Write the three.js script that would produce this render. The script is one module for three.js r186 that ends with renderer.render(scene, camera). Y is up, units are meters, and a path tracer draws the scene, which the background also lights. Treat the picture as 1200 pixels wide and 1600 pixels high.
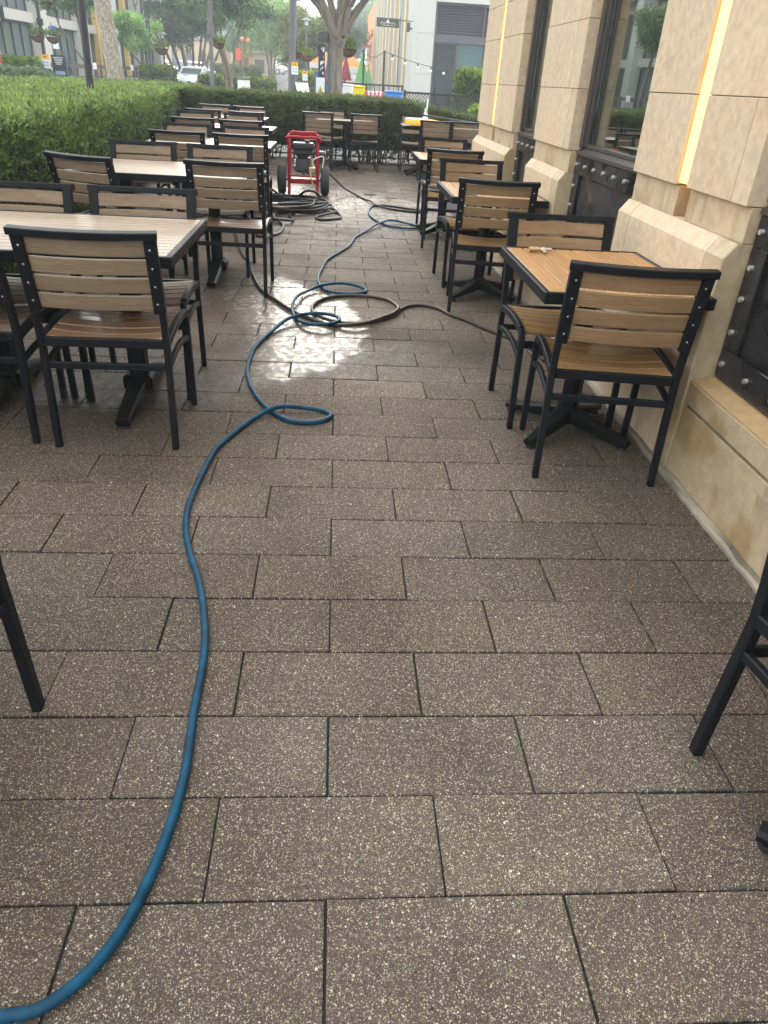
import * as THREE from 'three';
import { mergeGeometries, toCreasedNormals } from 'three/addons/utils/BufferGeometryUtils.js';
import { RectAreaLightUniformsLib } from 'three/addons/lights/RectAreaLightUniformsLib.js';
import { ImprovedNoise } from 'three/addons/math/ImprovedNoise.js';

/* ---------- camera, sky, sun, exposure ---------- */
const scene = new THREE.Scene();
const camera = new THREE.PerspectiveCamera(70.66, 0.75, 0.05, 900);
camera.rotation.order = 'YXZ';
camera.rotation.set(-0.53844, -0.08574, 0.06187);
camera.position.set(-0.0033, 1.3293, 0.7952);
const SUN = new THREE.Vector3(-0.035, 0.295, -0.95).normalize();
{
  const W = 512, H = 256, data = new Float32Array(W * H * 4);
  for (let j = 0; j < H; j++) for (let i = 0; i < W; i++) {
    const el = ((j + 0.5) / H - 0.5) * Math.PI, az = ((i + 0.5) / W - 0.5) * 2 * Math.PI;
    const x = Math.cos(az) * Math.cos(el), y = Math.sin(el), z = Math.sin(az) * Math.cos(el);
    const c = x * SUN.x + y * SUN.y + z * SUN.z, ang = Math.acos(Math.min(1, Math.max(-1, c)));
    const wide = Math.exp(-Math.pow(ang / 1.15, 2)), near = Math.exp(-Math.pow(ang / 0.42, 2));
    const up = Math.max(0, y), b = 1.0 + 0.12 * (1 - up);
    const k = (j * W + i) * 4;
    data[k] = b * 0.955 + wide * 0.71 + near * 0.3;
    data[k + 1] = b * 0.985 + wide * 0.72 + near * 0.3;
    data[k + 2] = b * 1.01 + wide * 0.73 + near * 0.29;
    data[k + 3] = 1;
  }
  const sky = new THREE.DataTexture(data, W, H, THREE.RGBAFormat, THREE.FloatType);
  sky.mapping = THREE.EquirectangularReflectionMapping; sky.magFilter = THREE.LinearFilter; sky.needsUpdate = true;
  scene.background = sky; scene.environment = sky;
}
const sun = new THREE.DirectionalLight(new THREE.Color(1, 0.92, 0.8), 0.5);
sun.position.copy(SUN).multiplyScalar(60); sun.target.position.set(0, 0, -4);
sun.position.add(sun.target.position);
sun.castShadow = true; sun.shadow.radius = 20; sun.shadow.mapSize.set(2048, 2048);
Object.assign(sun.shadow.camera, { left: -25, right: 25, top: 25, bottom: -25, near: 1, far: 140 });
scene.add(sun, sun.target);
scene.fog = new THREE.FogExp2(new THREE.Color(0.93, 0.97, 1.0), 0.0024);
const renderer = new THREE.WebGLRenderer({ antialias: true });
renderer.toneMapping = THREE.LinearToneMapping;
renderer.toneMappingExposure = 2.6;
renderer.shadowMap.enabled = true;
RectAreaLightUniformsLib.init();

/* ---------- helpers ---------- */
const TN = THREE.BufferGeometry.prototype.toNonIndexed;
THREE.BufferGeometry.prototype.toNonIndexed = function () { return this.index ? TN.call(this) : this; };
let seed0 = 12345;
const rngOf = (s) => () => { s = (s + 0x6d2b79f5) | 0; let t = Math.imul(s ^ (s >>> 15), 1 | s); t = (t + Math.imul(t ^ (t >>> 7), 61 | t)) ^ t; return ((t ^ (t >>> 14)) >>> 0) / 4294967296; };
const R = rngOf(77);
const rr = (a, b, r = R) => a + (b - a) * r();
const V = (x, y, z) => new THREE.Vector3(x, y, z);
const noise = new ImprovedNoise();
const fbm = (x, y, z = 0, o = 4) => { let s = 0, a = 0.5, f = 1; for (let i = 0; i < o; i++) { s += a * noise.noise(x * f, y * f, z + i * 7.3); a *= 0.5; f *= 2.03; } return s; };
const sstep = (a, b, x) => { const t = Math.min(1, Math.max(0, (x - a) / (b - a))); return t * t * (3 - 2 * t); };
const lerp = (a, b, t) => a + (b - a) * t;

const counts = {};
const numbered = (n) => { const k = counts[n] = (counts[n] ?? -1) + 1; return k ? n + '_' + String(k).padStart(3, '0') : n; };
function tag(o, label, category, group) { o.userData.label = label; o.userData.category = category; if (group) o.userData.group = group; return o; }
function thing(name, label, category, p = [0, 0, 0], turn = 0, group) {
  const o = new THREE.Group(); o.name = numbered(name); o.position.set(...p); o.rotation.y = turn; tag(o, label, category, group); scene.add(o); return o;
}
function plain(g) {
  if (g.index) g = g.toNonIndexed();
  for (const k of Object.keys(g.attributes)) if (!['position', 'normal', 'uv'].includes(k)) g.deleteAttribute(k);
  if (!g.attributes.normal) g.computeVertexNormals();
  if (!g.attributes.uv) uvM(g);
  return g;
}
function uvM(g, swap = false, ox = 0, oy = 0) {  // texture coordinates in metres, by the main axis of each face
  const p = g.attributes.position, n = g.attributes.normal, uv = new Float32Array(p.count * 2);
  for (let i = 0; i < p.count; i++) {
    const ax = Math.abs(n.getX(i)), ay = Math.abs(n.getY(i)), az = Math.abs(n.getZ(i));
    let u, v;
    if (ay >= ax && ay >= az) { u = p.getX(i); v = p.getZ(i); } else if (ax >= az) { u = p.getZ(i); v = p.getY(i); } else { u = p.getX(i); v = p.getY(i); }
    uv[2 * i] = (swap ? v : u) + ox; uv[2 * i + 1] = (swap ? u : v) + oy;
  }
  g.setAttribute('uv', new THREE.BufferAttribute(uv, 2)); return g;
}
const merge = (gs) => { gs = gs.flat().map(plain); return gs.length === 1 ? gs[0] : mergeGeometries(gs, false); };
function mesh(name, g, m, parent) {
  const o = new THREE.Mesh(Array.isArray(g) ? merge(g) : plain(g), m);
  o.name = parent ? name : numbered(name); o.castShadow = o.receiveShadow = true; (parent || scene).add(o); return o;
}
function structure(name, g, m, parent) { const o = mesh(name, g, m, parent); o.userData.kind = 'structure'; return o; }
// chamfered box, 44 triangles
function cb(w, h, d, x = 0, y = 0, z = 0, c = 0.003, ry = 0, swap = false) {
  c = Math.min(c, w * 0.3, h * 0.3, d * 0.3);
  const P = [], a = [w / 2, h / 2, d / 2];
  const q = (A, B, C, D, n) => { const e1 = B.clone().sub(A), e2 = C.clone().sub(A); if (e1.cross(e2).dot(n) < 0) P.push(A, C, B, A, D, C); else P.push(A, B, C, A, C, D); };
  const t3 = (A, B, C, n) => { const e1 = B.clone().sub(A), e2 = C.clone().sub(A); if (e1.cross(e2).dot(n) < 0) P.push(A, C, B); else P.push(A, B, C); };
  const pt = (s, f) => V(s[0] * (a[0] - (f === 0 ? 0 : c)), s[1] * (a[1] - (f === 1 ? 0 : c)), s[2] * (a[2] - (f === 2 ? 0 : c)));
  for (let f = 0; f < 3; f++) for (const s of [-1, 1]) {
    const u = (f + 1) % 3, v = (f + 2) % 3, mk = (su, sv) => { const k = [0, 0, 0]; k[f] = s; k[u] = su; k[v] = sv; return pt(k, f); }, n = V(0, 0, 0); n.setComponent(f, s);
    q(mk(-1, -1), mk(1, -1), mk(1, 1), mk(-1, 1), n);
  }
  for (let e = 0; e < 3; e++) for (const s1 of [-1, 1]) for (const s2 of [-1, 1]) {
    const f1 = (e + 1) % 3, f2 = (e + 2) % 3, k = (se) => { const r = [0, 0, 0]; r[e] = se; r[f1] = s1; r[f2] = s2; return r; }, n = V(0, 0, 0); n.setComponent(f1, s1); n.setComponent(f2, s2);
    q(pt(k(-1), f1), pt(k(1), f1), pt(k(1), f2), pt(k(-1), f2), n);
  }
  for (const sx of [-1, 1]) for (const sy of [-1, 1]) for (const sz of [-1, 1]) { const k = [sx, sy, sz]; t3(pt(k, 0), pt(k, 1), pt(k, 2), V(sx, sy, sz)); }
  const g = new THREE.BufferGeometry().setFromPoints(P); g.computeVertexNormals(); uvM(g, swap, (x * 1.37 + z * 0.73) % 5, (y * 1.91 + z * 0.31) % 5);
  if (ry) g.rotateY(ry);
  g.translate(x, y, z); return g;
}
const box = (w, h, d, x = 0, y = 0, z = 0) => { const g = new THREE.BoxGeometry(w, h, d).toNonIndexed(); uvM(g); g.translate(x, y, z); return g; };
const cyl = (r0, r1, h, x, y, z, n = 16, open = false) => { const g = new THREE.CylinderGeometry(r1, r0, h, n, 1, open); g.translate(x, y, z); return plain(g); };
// bar of chamfered rectangular section along pts; side = constant direction of the width
function sweep(pts, side, wid, hei, c = 0.003, crease = 0.6) {
  const s = side.clone().normalize(), n = pts.length, rings = [];
  for (let i = 0; i < n; i++) {
    const t = pts[Math.min(n - 1, i + 1)].clone().sub(pts[Math.max(0, i - 1)]).normalize(), nn = V(0, 0, 0).crossVectors(t, s).normalize(), ss = V(0, 0, 0).crossVectors(nn, t).normalize();
    const a = (Array.isArray(wid) ? wid[i] : wid) / 2, b = (Array.isArray(hei) ? hei[i] : hei) / 2, k = Math.min(c, a * 0.6, b * 0.6);
    rings.push([[-a + k, -b], [a - k, -b], [a, -b + k], [a, b - k], [a - k, b], [-a + k, b], [-a, b - k], [-a, -b + k]].map(([u, v]) => pts[i].clone().addScaledVector(ss, u).addScaledVector(nn, v)));
  }
  const P = [], U = [], len = [0]; for (let i = 1; i < n; i++) len.push(len[i - 1] + pts[i].distanceTo(pts[i - 1]));
  const per = [0]; for (let k = 0; k < 8; k++) per.push(per[k] + rings[0][k].distanceTo(rings[0][(k + 1) % 8]));
  const off = pts[0].x * 1.7 + pts[0].y * 2.3 + pts[0].z * 0.9;
  for (let i = 0; i < n - 1; i++) for (let k = 0; k < 8; k++) {
    const k2 = (k + 1) % 8, A = rings[i][k], B = rings[i][k2], C = rings[i + 1][k2], D = rings[i + 1][k];
    P.push(A, C, B, A, D, C); U.push(len[i], per[k], len[i + 1], per[k + 1], len[i], per[k + 1], len[i], per[k], len[i + 1], per[k], len[i + 1], per[k + 1]);
  }
  for (const [r, f] of [[rings[0], 1], [rings[n - 1], 0]]) for (let k = 1; k < 7; k++) { P.push(r[0], f ? r[k] : r[k + 1], f ? r[k + 1] : r[k]); U.push(0, 0, 0.01, 0, 0.01, 0.01); }
  let g = new THREE.BufferGeometry().setFromPoints(P); g.setAttribute('uv', new THREE.BufferAttribute(new Float32Array(U.map((x, i) => x + off)), 2));
  // make the winding outward
  const ctr = pts[0].clone().add(pts[1]).multiplyScalar(0.5), A = P[0], B = P[1], C = P[2], fn = B.clone().sub(A).cross(C.clone().sub(A));
  if (fn.dot(A.clone().sub(ctr)) < 0) { const p = g.attributes.position, u = g.attributes.uv; for (let i = 0; i < p.count; i += 3) { const x = V(0, 0, 0).fromBufferAttribute(p, i + 1), y = V(0, 0, 0).fromBufferAttribute(p, i + 2); p.setXYZ(i + 1, y.x, y.y, y.z); p.setXYZ(i + 2, x.x, x.y, x.z); const u1 = u.getX(i + 1), v1 = u.getY(i + 1); u.setXY(i + 1, u.getX(i + 2), u.getY(i + 2)); u.setXY(i + 2, u1, v1); } }
  g = toCreasedNormals(g, crease); return g;
}
const curve = (pts, n) => new THREE.CatmullRomCurve3(pts, false, 'centripetal').getPoints(n);
function tube(pts, r, n = 0, rad = 8, smooth = true) { const c = smooth ? new THREE.CatmullRomCurve3(pts, false, 'centripetal') : new THREE.CatmullRomCurve3(pts, false, 'catmullrom', 0.01); return plain(new THREE.TubeGeometry(c, n || pts.length * 6, r, rad, false)); }
// round limb with a radius for every point
function limb(pts, rad, n = 7, wob = 0) {
  const g = new THREE.BufferGeometry(), P = [], U = [], I = []; let L = 0;
  for (let i = 0; i < pts.length; i++) {
    const t = pts[Math.min(pts.length - 1, i + 1)].clone().sub(pts[Math.max(0, i - 1)]).normalize(), a = Math.abs(t.y) > 0.9 ? V(1, 0, 0) : V(0, 1, 0), s = V(0, 0, 0).crossVectors(t, a).normalize(), q = V(0, 0, 0).crossVectors(t, s);
    if (i) L += pts[i].distanceTo(pts[i - 1]);
    for (let k = 0; k <= n; k++) { const w = k % n, an = (w / n) * 6.2832, r = rad[i] * (1 + wob * noise.noise(w * 2.1 + pts[i].x * 3, i * 0.7, pts[i].z)); P.push(...pts[i].clone().addScaledVector(s, Math.cos(an) * r).addScaledVector(q, Math.sin(an) * r).toArray()); U.push((k / n) * rad[0] * 6.28, L); }
  }
  for (let i = 0; i < pts.length - 1; i++) for (let k = 0; k < n; k++) { const a = i * (n + 1) + k, b = a + n + 1; I.push(a, a + 1, b, a + 1, b + 1, b); }
  g.setAttribute('position', new THREE.Float32BufferAttribute(P, 3)); g.setAttribute('uv', new THREE.Float32BufferAttribute(U, 2)); g.setIndex(I); g.computeVertexNormals(); return plain(g);
}
const col = (r, g, b) => new THREE.Color().setRGB(r, g, b);
const M = (o) => new THREE.MeshStandardMaterial(o), MP = (o) => new THREE.MeshPhysicalMaterial(o);

/* ---------- computed textures (repeat in metres) ---------- */
function tex(w, h, f, repX, repY, srgb = false) {  // f(i, j) -> grey or [r, g, b] in 0..1
  const d = new Uint8Array(w * h * 4);
  for (let j = 0; j < h; j++) for (let i = 0; i < w; i++) { const v = f(i, j), k = (j * w + i) * 4; for (let c = 0; c < 3; c++) d[k + c] = Math.max(0, Math.min(255, 255 * (v.length ? v[c] : v))); d[k + 3] = v.length === 4 ? 255 * v[3] : 255; }
  return texOf(d, w, h, repX, repY, srgb);
}
function texOf(d, w, h, repX, repY, srgb) { const t = new THREE.DataTexture(d, w, h); t.wrapS = t.wrapT = THREE.RepeatWrapping; t.magFilter = THREE.LinearFilter; t.repeat.set(repX, repY); if (srgb) t.colorSpace = THREE.SRGBColorSpace; t.needsUpdate = true; return t; }
// tileable noise: value noise on a periodic lattice
function tileNoise(period, sd) {
  const r = rngOf(sd), L = new Float32Array(period * period).map(() => r());
  return (x, y) => { const xi = Math.floor(x), yi = Math.floor(y), fx = x - xi, fy = y - yi, sx = fx * fx * (3 - 2 * fx), sy = fy * fy * (3 - 2 * fy), at = (a, b) => L[((b % period + period) % period) * period + ((a % period + period) % period)]; return lerp(lerp(at(xi, yi), at(xi + 1, yi), sx), lerp(at(xi, yi + 1), at(xi + 1, yi + 1), sx), sy); };
}
function tileFbm(base, oct, sd) { const ns = []; for (let o = 0; o < oct; o++) ns.push([tileNoise(base << o, sd + o), base << o, 0.5 ** (o + 1)]); return (u, v) => { let s = 0; for (const [n, p, a] of ns) s += a * n(u * p, v * p); return s / (1 - 0.5 ** oct); }; }

// exposed aggregate concrete: colour and height
const AGG = (() => {
  const N = 1024, c = new Float32Array(N * N * 3), h = new Float32Array(N * N), r = rngOf(5), big = tileFbm(4, 4, 90);
  for (let j = 0; j < N; j++) for (let i = 0; i < N; i++) { const k = j * N + i, m = 0.75 + 0.5 * big(i / N, j / N), w = 0.8 + 0.4 * r(); c[3 * k] = 0.072 * m * w; c[3 * k + 1] = 0.054 * m * w; c[3 * k + 2] = 0.043 * m * w; h[k] = 0.25 + 0.2 * r(); }
  for (let s = 0; s < 190000; s++) {
    const x = r() * N, y = r() * N, q = r(), rad = q < 0.9 ? 0.6 + r() * 0.65 : q < 0.994 ? 1.0 + r() * 0.95 : 1.9 + r() * 1.3, e = 0.55 + r() * 0.45, an = r() * 3.14, ca = Math.cos(an), sa = Math.sin(an), t = r();
    let R0, G0, B0; const b = 0.7 + 0.6 * r();
    if (t < 0.24) { R0 = 0.44; G0 = 0.385; B0 = 0.275; } else if (t < 0.29) { R0 = 0.54; G0 = 0.5; B0 = 0.41; } else if (t < 0.42) { R0 = 0.27; G0 = 0.21; B0 = 0.12; } else if (t < 0.7) { R0 = 0.125; G0 = 0.102; B0 = 0.076; } else if (t < 0.715) { R0 = 0.33; G0 = 0.17; B0 = 0.1; } else { R0 = 0.055; G0 = 0.044; B0 = 0.034; }
    const hh = 0.5 + 0.5 * r(), m = Math.ceil(rad);
    for (let dy = -m; dy <= m; dy++) for (let dx = -m; dx <= m; dx++) {
      const u = (dx * ca + dy * sa) / rad, v = (-dx * sa + dy * ca) / (rad * e), dd = u * u + v * v; if (dd > 1) continue;
      const k = ((Math.floor(y + dy) + N) % N) * N + ((Math.floor(x + dx) + N) % N), w = 1 - dd * 0.25;
      c[3 * k] = R0 * b * w; c[3 * k + 1] = G0 * b * w; c[3 * k + 2] = B0 * b * w; h[k] = hh * (1 - dd * 0.5);
    }
  }
  const e = (x) => 255 * (x <= 0.0031308 ? 12.92 * x : 1.055 * Math.pow(x, 1 / 2.4) - 0.055), d = new Uint8Array(N * N * 4), b = new Uint8Array(N * N * 4);
  for (let k = 0; k < N * N; k++) { for (let q = 0; q < 3; q++) { d[4 * k + q] = e(Math.min(1, c[3 * k + q])); b[4 * k + q] = 255 * Math.min(1, h[k]); } d[4 * k + 3] = b[4 * k + 3] = 255; }
  return { map: texOf(d, N, N, 1 / 0.95, 1 / 0.95, true), bump: texOf(b, N, N, 1 / 0.95, 1 / 0.95) };
})();
// where water lies on the patio: x -3.2..1.4, z 1.2..-14
const WX0 = -3.2, WX1 = 1.4, WZ0 = 1.2, WZ1 = -14.4;
function wet(x, z) {
  const n = fbm(x * 1.1 + 3, z * 1.1, 1.7, 4), f = fbm(x * 5, z * 5, 4.4, 3);
  const pud = (cx, cz, a, b, e = 0.5) => { const d = Math.hypot((x - cx) / a, (z - cz) / b) + n * 0.75 + f * 0.35; return 1 - sstep(1 - e * 0.5, 1 + e * 0.35, d); };
  let w = Math.max(pud(-0.22, -3.75, 0.42, 0.85, 0.2), pud(-0.42, -4.2, 0.4, 0.5, 0.25), pud(0.35, -3.0, 0.5, 0.4) * 0.3, pud(-1.0, -2.75, 0.55, 0.5) * 0.85, pud(-0.75, -4.4, 0.6, 0.6) * 0.8, pud(-1.2, -4.0, 0.6, 0.4) * 0.6, pud(-0.35, -9.2, 0.8, 1.2), pud(-0.6, -8.4, 0.8, 0.7));
  const far = sstep(-4.2, -9.5, z); w = Math.max(w, far * sstep(-0.25, 0.2, n + f * 0.6 + far * 0.12) * 0.65);
  w = Math.max(w, 0.16 * sstep(-0.05, 0.35, n) * sstep(0, -1.4, z));
  const sp = fbm(x * 26, z * 16, 6.1, 3); w *= 0.5 + 0.5 * sstep(-0.12, 0.16, sp);
  return Math.min(1, w);
}
const WETR = tex(384, 1280, (i, j) => { const w = wet(lerp(WX0, WX1, (i + 0.5) / 384), lerp(WZ0, WZ1, (j + 0.5) / 1280)); return [w, lerp(0.72, 0.2, Math.pow(w, 0.8)), 0, 0.12 + 0.24 * w]; }, 1, 1);
WETR.wrapS = WETR.wrapT = THREE.ClampToEdgeWrapping; WETR.channel = 1;

const grainF = (() => { const a = tileNoise(256, 11), b = tileNoise(16, 12), c = tileNoise(64, 13); return (u, v) => 0.5 * a(u * 16, v * 256) + 0.25 * c(u * 8, v * 64) + 0.25 * b(u * 4, v * 16); })();
const GRAIN = { map: tex(512, 512, (i, j) => { const g = grainF(i / 512, j / 512); return 0.8 + 0.3 * (g - 0.4); }, 1 / 0.6, 1 / 0.25, true), bump: tex(512, 512, (i, j) => grainF(i / 512, j / 512), 1 / 0.6, 1 / 0.25) };
const stF = tileFbm(4, 7, 21), stG = tileFbm(64, 3, 31), stS = tileFbm(8, 5, 51);
const STONE = { map: tex(1024, 1024, (i, j) => { const u = i / 1024, v = j / 1024, a = stF(u, v), b = stG(u, v), s = stS(u, v); const k = 0.82 + 0.05 * (a - 0.5) + 0.13 * (b - 0.5) - 0.03 * sstep(0.66, 0.78, s); return [k, k * (0.99 - 0.03 * (s - 0.5)), k * (0.98 - 0.07 * (s - 0.5))]; }, 1 / 1.6, 1 / 1.6, true), bump: tex(512, 512, (i, j) => { const b = stG(i / 512, j / 512), s = stF(i / 512, j / 512); return 0.92 * b + 0.08 * s; }, 1 / 0.5, 1 / 0.5) };
const STAIN = tex(1024, 1024, (() => { const d = tileNoise(64, 33), e = tileNoise(8, 34), f = tileFbm(8, 5, 35); return (i, j) => { const u = i / 1024, v = j / 1024, a = stF(u, v), b = stG(u, v), dr = sstep(0.62, 0.9, d(u * 64, v * 3.001 * 2)) * sstep(0.4, 0.8, e(u * 8, v * 8)), bl = sstep(0.52, 0.72, f(u, v)); const k = 0.86 + 0.1 * (a - 0.5) + 0.12 * (b - 0.5) - 0.1 * dr - 0.09 * bl; return [k, k * (1 - 0.05 * bl), k * (1 - 0.14 * bl)]; }; })(), 1 / 1.9, 1 / 1.9, true);
const NOI = tileFbm(8, 6, 61), NOISET = tex(512, 512, (i, j) => { const a = NOI(i / 512, j / 512); return 0.55 + 0.75 * (a - 0.42); }, 0.5, 0.5, true), NOISEB = tex(512, 512, (i, j) => NOI(i / 512, j / 512), 0.5, 0.5);
const FINEB = tex(256, 256, (() => { const r = rngOf(8); return () => r(); })(), 8, 8);
const SMUDGE = tex(512, 512, (i, j) => 0.25 + 0.7 * sstep(0.3, 0.75, NOI(i / 512, j / 512)), 1.1, 0.7);
const barkF = (() => { const a = tileFbm(8, 5, 71), b = tileNoise(32, 72); return (u, v) => 0.55 * a(u, v * 0.5) + 0.45 * b(u * 32, v * 8); })();
const BARK = { map: tex(256, 512, (i, j) => 0.7 + 0.55 * (barkF(i / 256, j / 512) - 0.4), 2.2, 0.9, true), bump: tex(256, 512, (i, j) => barkF(i / 256, j / 512), 2.2, 0.9) };
const HOSEM = tex(512, 8, (() => { const n = tileFbm(32, 4, 77), q = tileFbm(8, 3, 78); return (i) => { const a = n(i / 512, 0.3), b = q(i / 512, 0.7); return 0.8 + 0.5 * (a - 0.5) - 0.14 * sstep(0.55, 0.7, b); }; })(), 12, 1, true);
const MOTT = tex(256, 256, (() => { const f = tileFbm(16, 3, 83), g = tileFbm(5, 2, 84); return (i, j) => 0.78 + 0.24 * sstep(0.36, 0.64, f(i / 256, j / 256)) * (0.7 + 0.5 * g(i / 256, j / 256)); })(), 2.6, 2.2, true);
const BRAID = tex(64, 64, (i, j) => 0.5 + 0.5 * Math.sin((i + j) / 64 * 6.2832 * 4) * Math.sin((i - j) / 64 * 6.2832 * 4), 40, 4);

const mat = {
  paver: MP({ map: AGG.map, bumpMap: AGG.bump, bumpScale: 0.0011, vertexColors: true, roughness: 1, roughnessMap: WETR, specularIntensity: 1, specularIntensityMap: WETR, clearcoat: 0.07, clearcoatMap: WETR, clearcoatRoughness: 0.16 }),
  joint: M({ color: col(0.022, 0.02, 0.018), roughness: 0.95, bumpMap: FINEB, bumpScale: 0.002 }),
  frame: MP({ color: col(0.009, 0.0105, 0.0125), specularIntensity: 0.26, roughness: 0.42, bumpMap: FINEB, bumpScale: 0.00012 }),
  base: MP({ specularIntensity: 0.35, color: col(0.008, 0.0085, 0.009), roughness: 0.38, bumpMap: NOISEB, bumpScale: 0.0006 }),
  screw: M({ color: col(0.55, 0.55, 0.55), roughness: 0.3, metalness: 1 }),
  greyWood: [0, 1, 2].map((i) => MP({ color: col([0.315, 0.345, 0.29][i], [0.228, 0.248, 0.208][i], [0.148, 0.16, 0.135][i]), map: GRAIN.map, bumpMap: GRAIN.bump, bumpScale: 0.0005, roughness: 0.55, specularIntensity: 0.6 })),
  warmWood: [0, 1, 2].map((i) => MP({ color: col([0.35, 0.38, 0.32][i], [0.22, 0.24, 0.2][i], [0.108, 0.116, 0.098][i]), map: GRAIN.map, bumpMap: GRAIN.bump, bumpScale: 0.0005, roughness: 0.48 })),
  goldWood: [0, 1].map((i) => MP({ color: col([0.47, 0.42][i], [0.265, 0.235][i], [0.1, 0.088][i]), map: GRAIN.map, bumpMap: GRAIN.bump, bumpScale: 0.0004, roughness: 0.36, clearcoat: 0.2, clearcoatRoughness: 0.2 })),
  wetWood: [0, 1].map((i) => MP({ color: col([0.36, 0.32][i], [0.205, 0.18][i], [0.105, 0.092][i]), map: GRAIN.map, bumpMap: GRAIN.bump, bumpScale: 0.0004, roughness: 0.28, clearcoat: 0.5, clearcoatRoughness: 0.1 })),
  greyTop: [0, 1].map((i) => MP({ color: col([0.46, 0.41][i], [0.34, 0.305][i], [0.235, 0.205][i]), map: GRAIN.map, bumpMap: GRAIN.bump, bumpScale: 0.0003, roughness: 0.42, clearcoat: 0.22, clearcoatRoughness: 0.2 })),
  warmTop: [0, 1].map((i) => MP({ color: col([0.56, 0.51][i], [0.30, 0.27][i], [0.11, 0.1][i]), map: GRAIN.map, bumpMap: GRAIN.bump, bumpScale: 0.0003, roughness: 0.5, specularIntensity: 0.7, clearcoat: 0.08, clearcoatRoughness: 0.2 })),
  stone: [0, 1, 2, 3].map((i) => M({ color: col([0.73, 0.75, 0.71, 0.74][i], [0.58, 0.6, 0.565, 0.59][i], [0.4, 0.415, 0.385, 0.405][i]), map: STONE.map, bumpMap: STONE.bump, bumpScale: 0.0007, roughness: 0.85 })),
  stoneLow: [0, 1].map((i) => M({ color: col([0.58, 0.54][i], [0.455, 0.43][i], [0.285, 0.27][i]), map: STAIN, bumpMap: STONE.bump, bumpScale: 0.0012, roughness: 0.7 })),
  stoneCap: M({ color: col(0.62, 0.42, 0.2), map: STONE.map, bumpMap: STONE.bump, bumpScale: 0.001, roughness: 0.7 }),
  mortar: M({ color: col(0.60, 0.52, 0.39), map: NOISET, bumpMap: NOISEB, bumpScale: 0.004, roughness: 0.95 }),
  mortarDark: M({ color: col(0.36, 0.29, 0.2), map: NOISET, roughness: 0.95 }),
  steel: M({ color: col(0.03, 0.031, 0.033), map: NOISET, roughness: 0.6, roughnessMap: SMUDGE, bumpMap: NOISEB, bumpScale: 0.0008 }),
  bronze: M({ color: col(0.055, 0.047, 0.042), roughness: 0.4, metalness: 0.2, bumpMap: FINEB, bumpScale: 0.0001 }),
  bolt: M({ color: col(0.5, 0.49, 0.46), roughness: 0.5, metalness: 0.85, bumpMap: NOISEB, bumpScale: 0.0006 }),
  glass: MP({ color: col(0.82, 0.9, 0.88), transmission: 1, thickness: 0, roughness: 0, ior: 2.7 }),
  dark: M({ color: col(0.04, 0.04, 0.042), roughness: 0.9 }),
  room: M({ color: col(0.10, 0.085, 0.07), roughness: 0.9 }),
  bark: M({ color: col(0.34, 0.295, 0.24), map: BARK.map, bumpMap: BARK.bump, bumpScale: 0.012, roughness: 0.95 }),
  barkMottled: M({ color: col(0.40, 0.355, 0.29), map: MOTT, bumpMap: BARK.bump, bumpScale: 0.008, roughness: 0.95 }),
  barkTan: M({ color: col(0.36, 0.285, 0.215), map: BARK.map, bumpMap: BARK.bump, bumpScale: 0.005, roughness: 0.9 }),
  stem: M({ color: col(0.12, 0.085, 0.055), roughness: 0.95 }),
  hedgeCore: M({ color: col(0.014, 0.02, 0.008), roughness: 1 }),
  leaf: MP({ color: 0xffffff, roughness: 0.55, specularIntensity: 0.35, transmission: 0.45, thickness: 0, side: THREE.DoubleSide }),
  blackPole: M({ color: col(0.02, 0.022, 0.022), roughness: 0.5, bumpMap: FINEB, bumpScale: 0.0002 }),
  hoseBlue: MP({ color: col(0.003, 0.075, 0.145), map: HOSEM, roughness: 0.45, specularIntensity: 0.4, bumpMap: BRAID, bumpScale: 0.0006 }),
  hoseBlack: MP({ color: col(0.02, 0.017, 0.015), map: HOSEM, specularIntensity: 0.5, roughness: 0.45, bumpMap: BRAID, bumpScale: 0.0004 }),
  hoseBrown: MP({ color: col(0.055, 0.036, 0.025), map: HOSEM, specularIntensity: 0.6, roughness: 0.4, bumpMap: BRAID, bumpScale: 0.0004 }),
  red: MP({ color: col(0.30, 0.008, 0.018), roughness: 0.42, specularIntensity: 0.5, clearcoat: 0.15, clearcoatRoughness: 0.2 }),
  rubber: M({ color: col(0.02, 0.02, 0.021), roughness: 0.75, bumpMap: NOISEB, bumpScale: 0.002 }),
  engine: M({ color: col(0.085, 0.085, 0.09), roughness: 0.45, metalness: 0.6, bumpMap: NOISEB, bumpScale: 0.002 }),
  brass: M({ color: col(0.62, 0.5, 0.3), roughness: 0.35, metalness: 1 }),
  chrome: M({ color: col(0.7, 0.7, 0.7), roughness: 0.25, metalness: 1 }),
  blackPlastic: M({ color: col(0.022, 0.022, 0.024), roughness: 0.5 }),
  yellow: MP({ color: col(0.78, 0.42, 0.02), roughness: 0.42, clearcoat: 0.3 }),
  white: M({ color: col(0.78, 0.78, 0.76), roughness: 0.6 }),
  asphalt: M({ color: col(0.16, 0.165, 0.175), map: NOISET, roughness: 0.85, bumpMap: NOISEB, bumpScale: 0.004 }),
  concrete: M({ color: col(0.44, 0.42, 0.39), map: NOISET, roughness: 0.9, bumpMap: NOISEB, bumpScale: 0.003 }),
};

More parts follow.
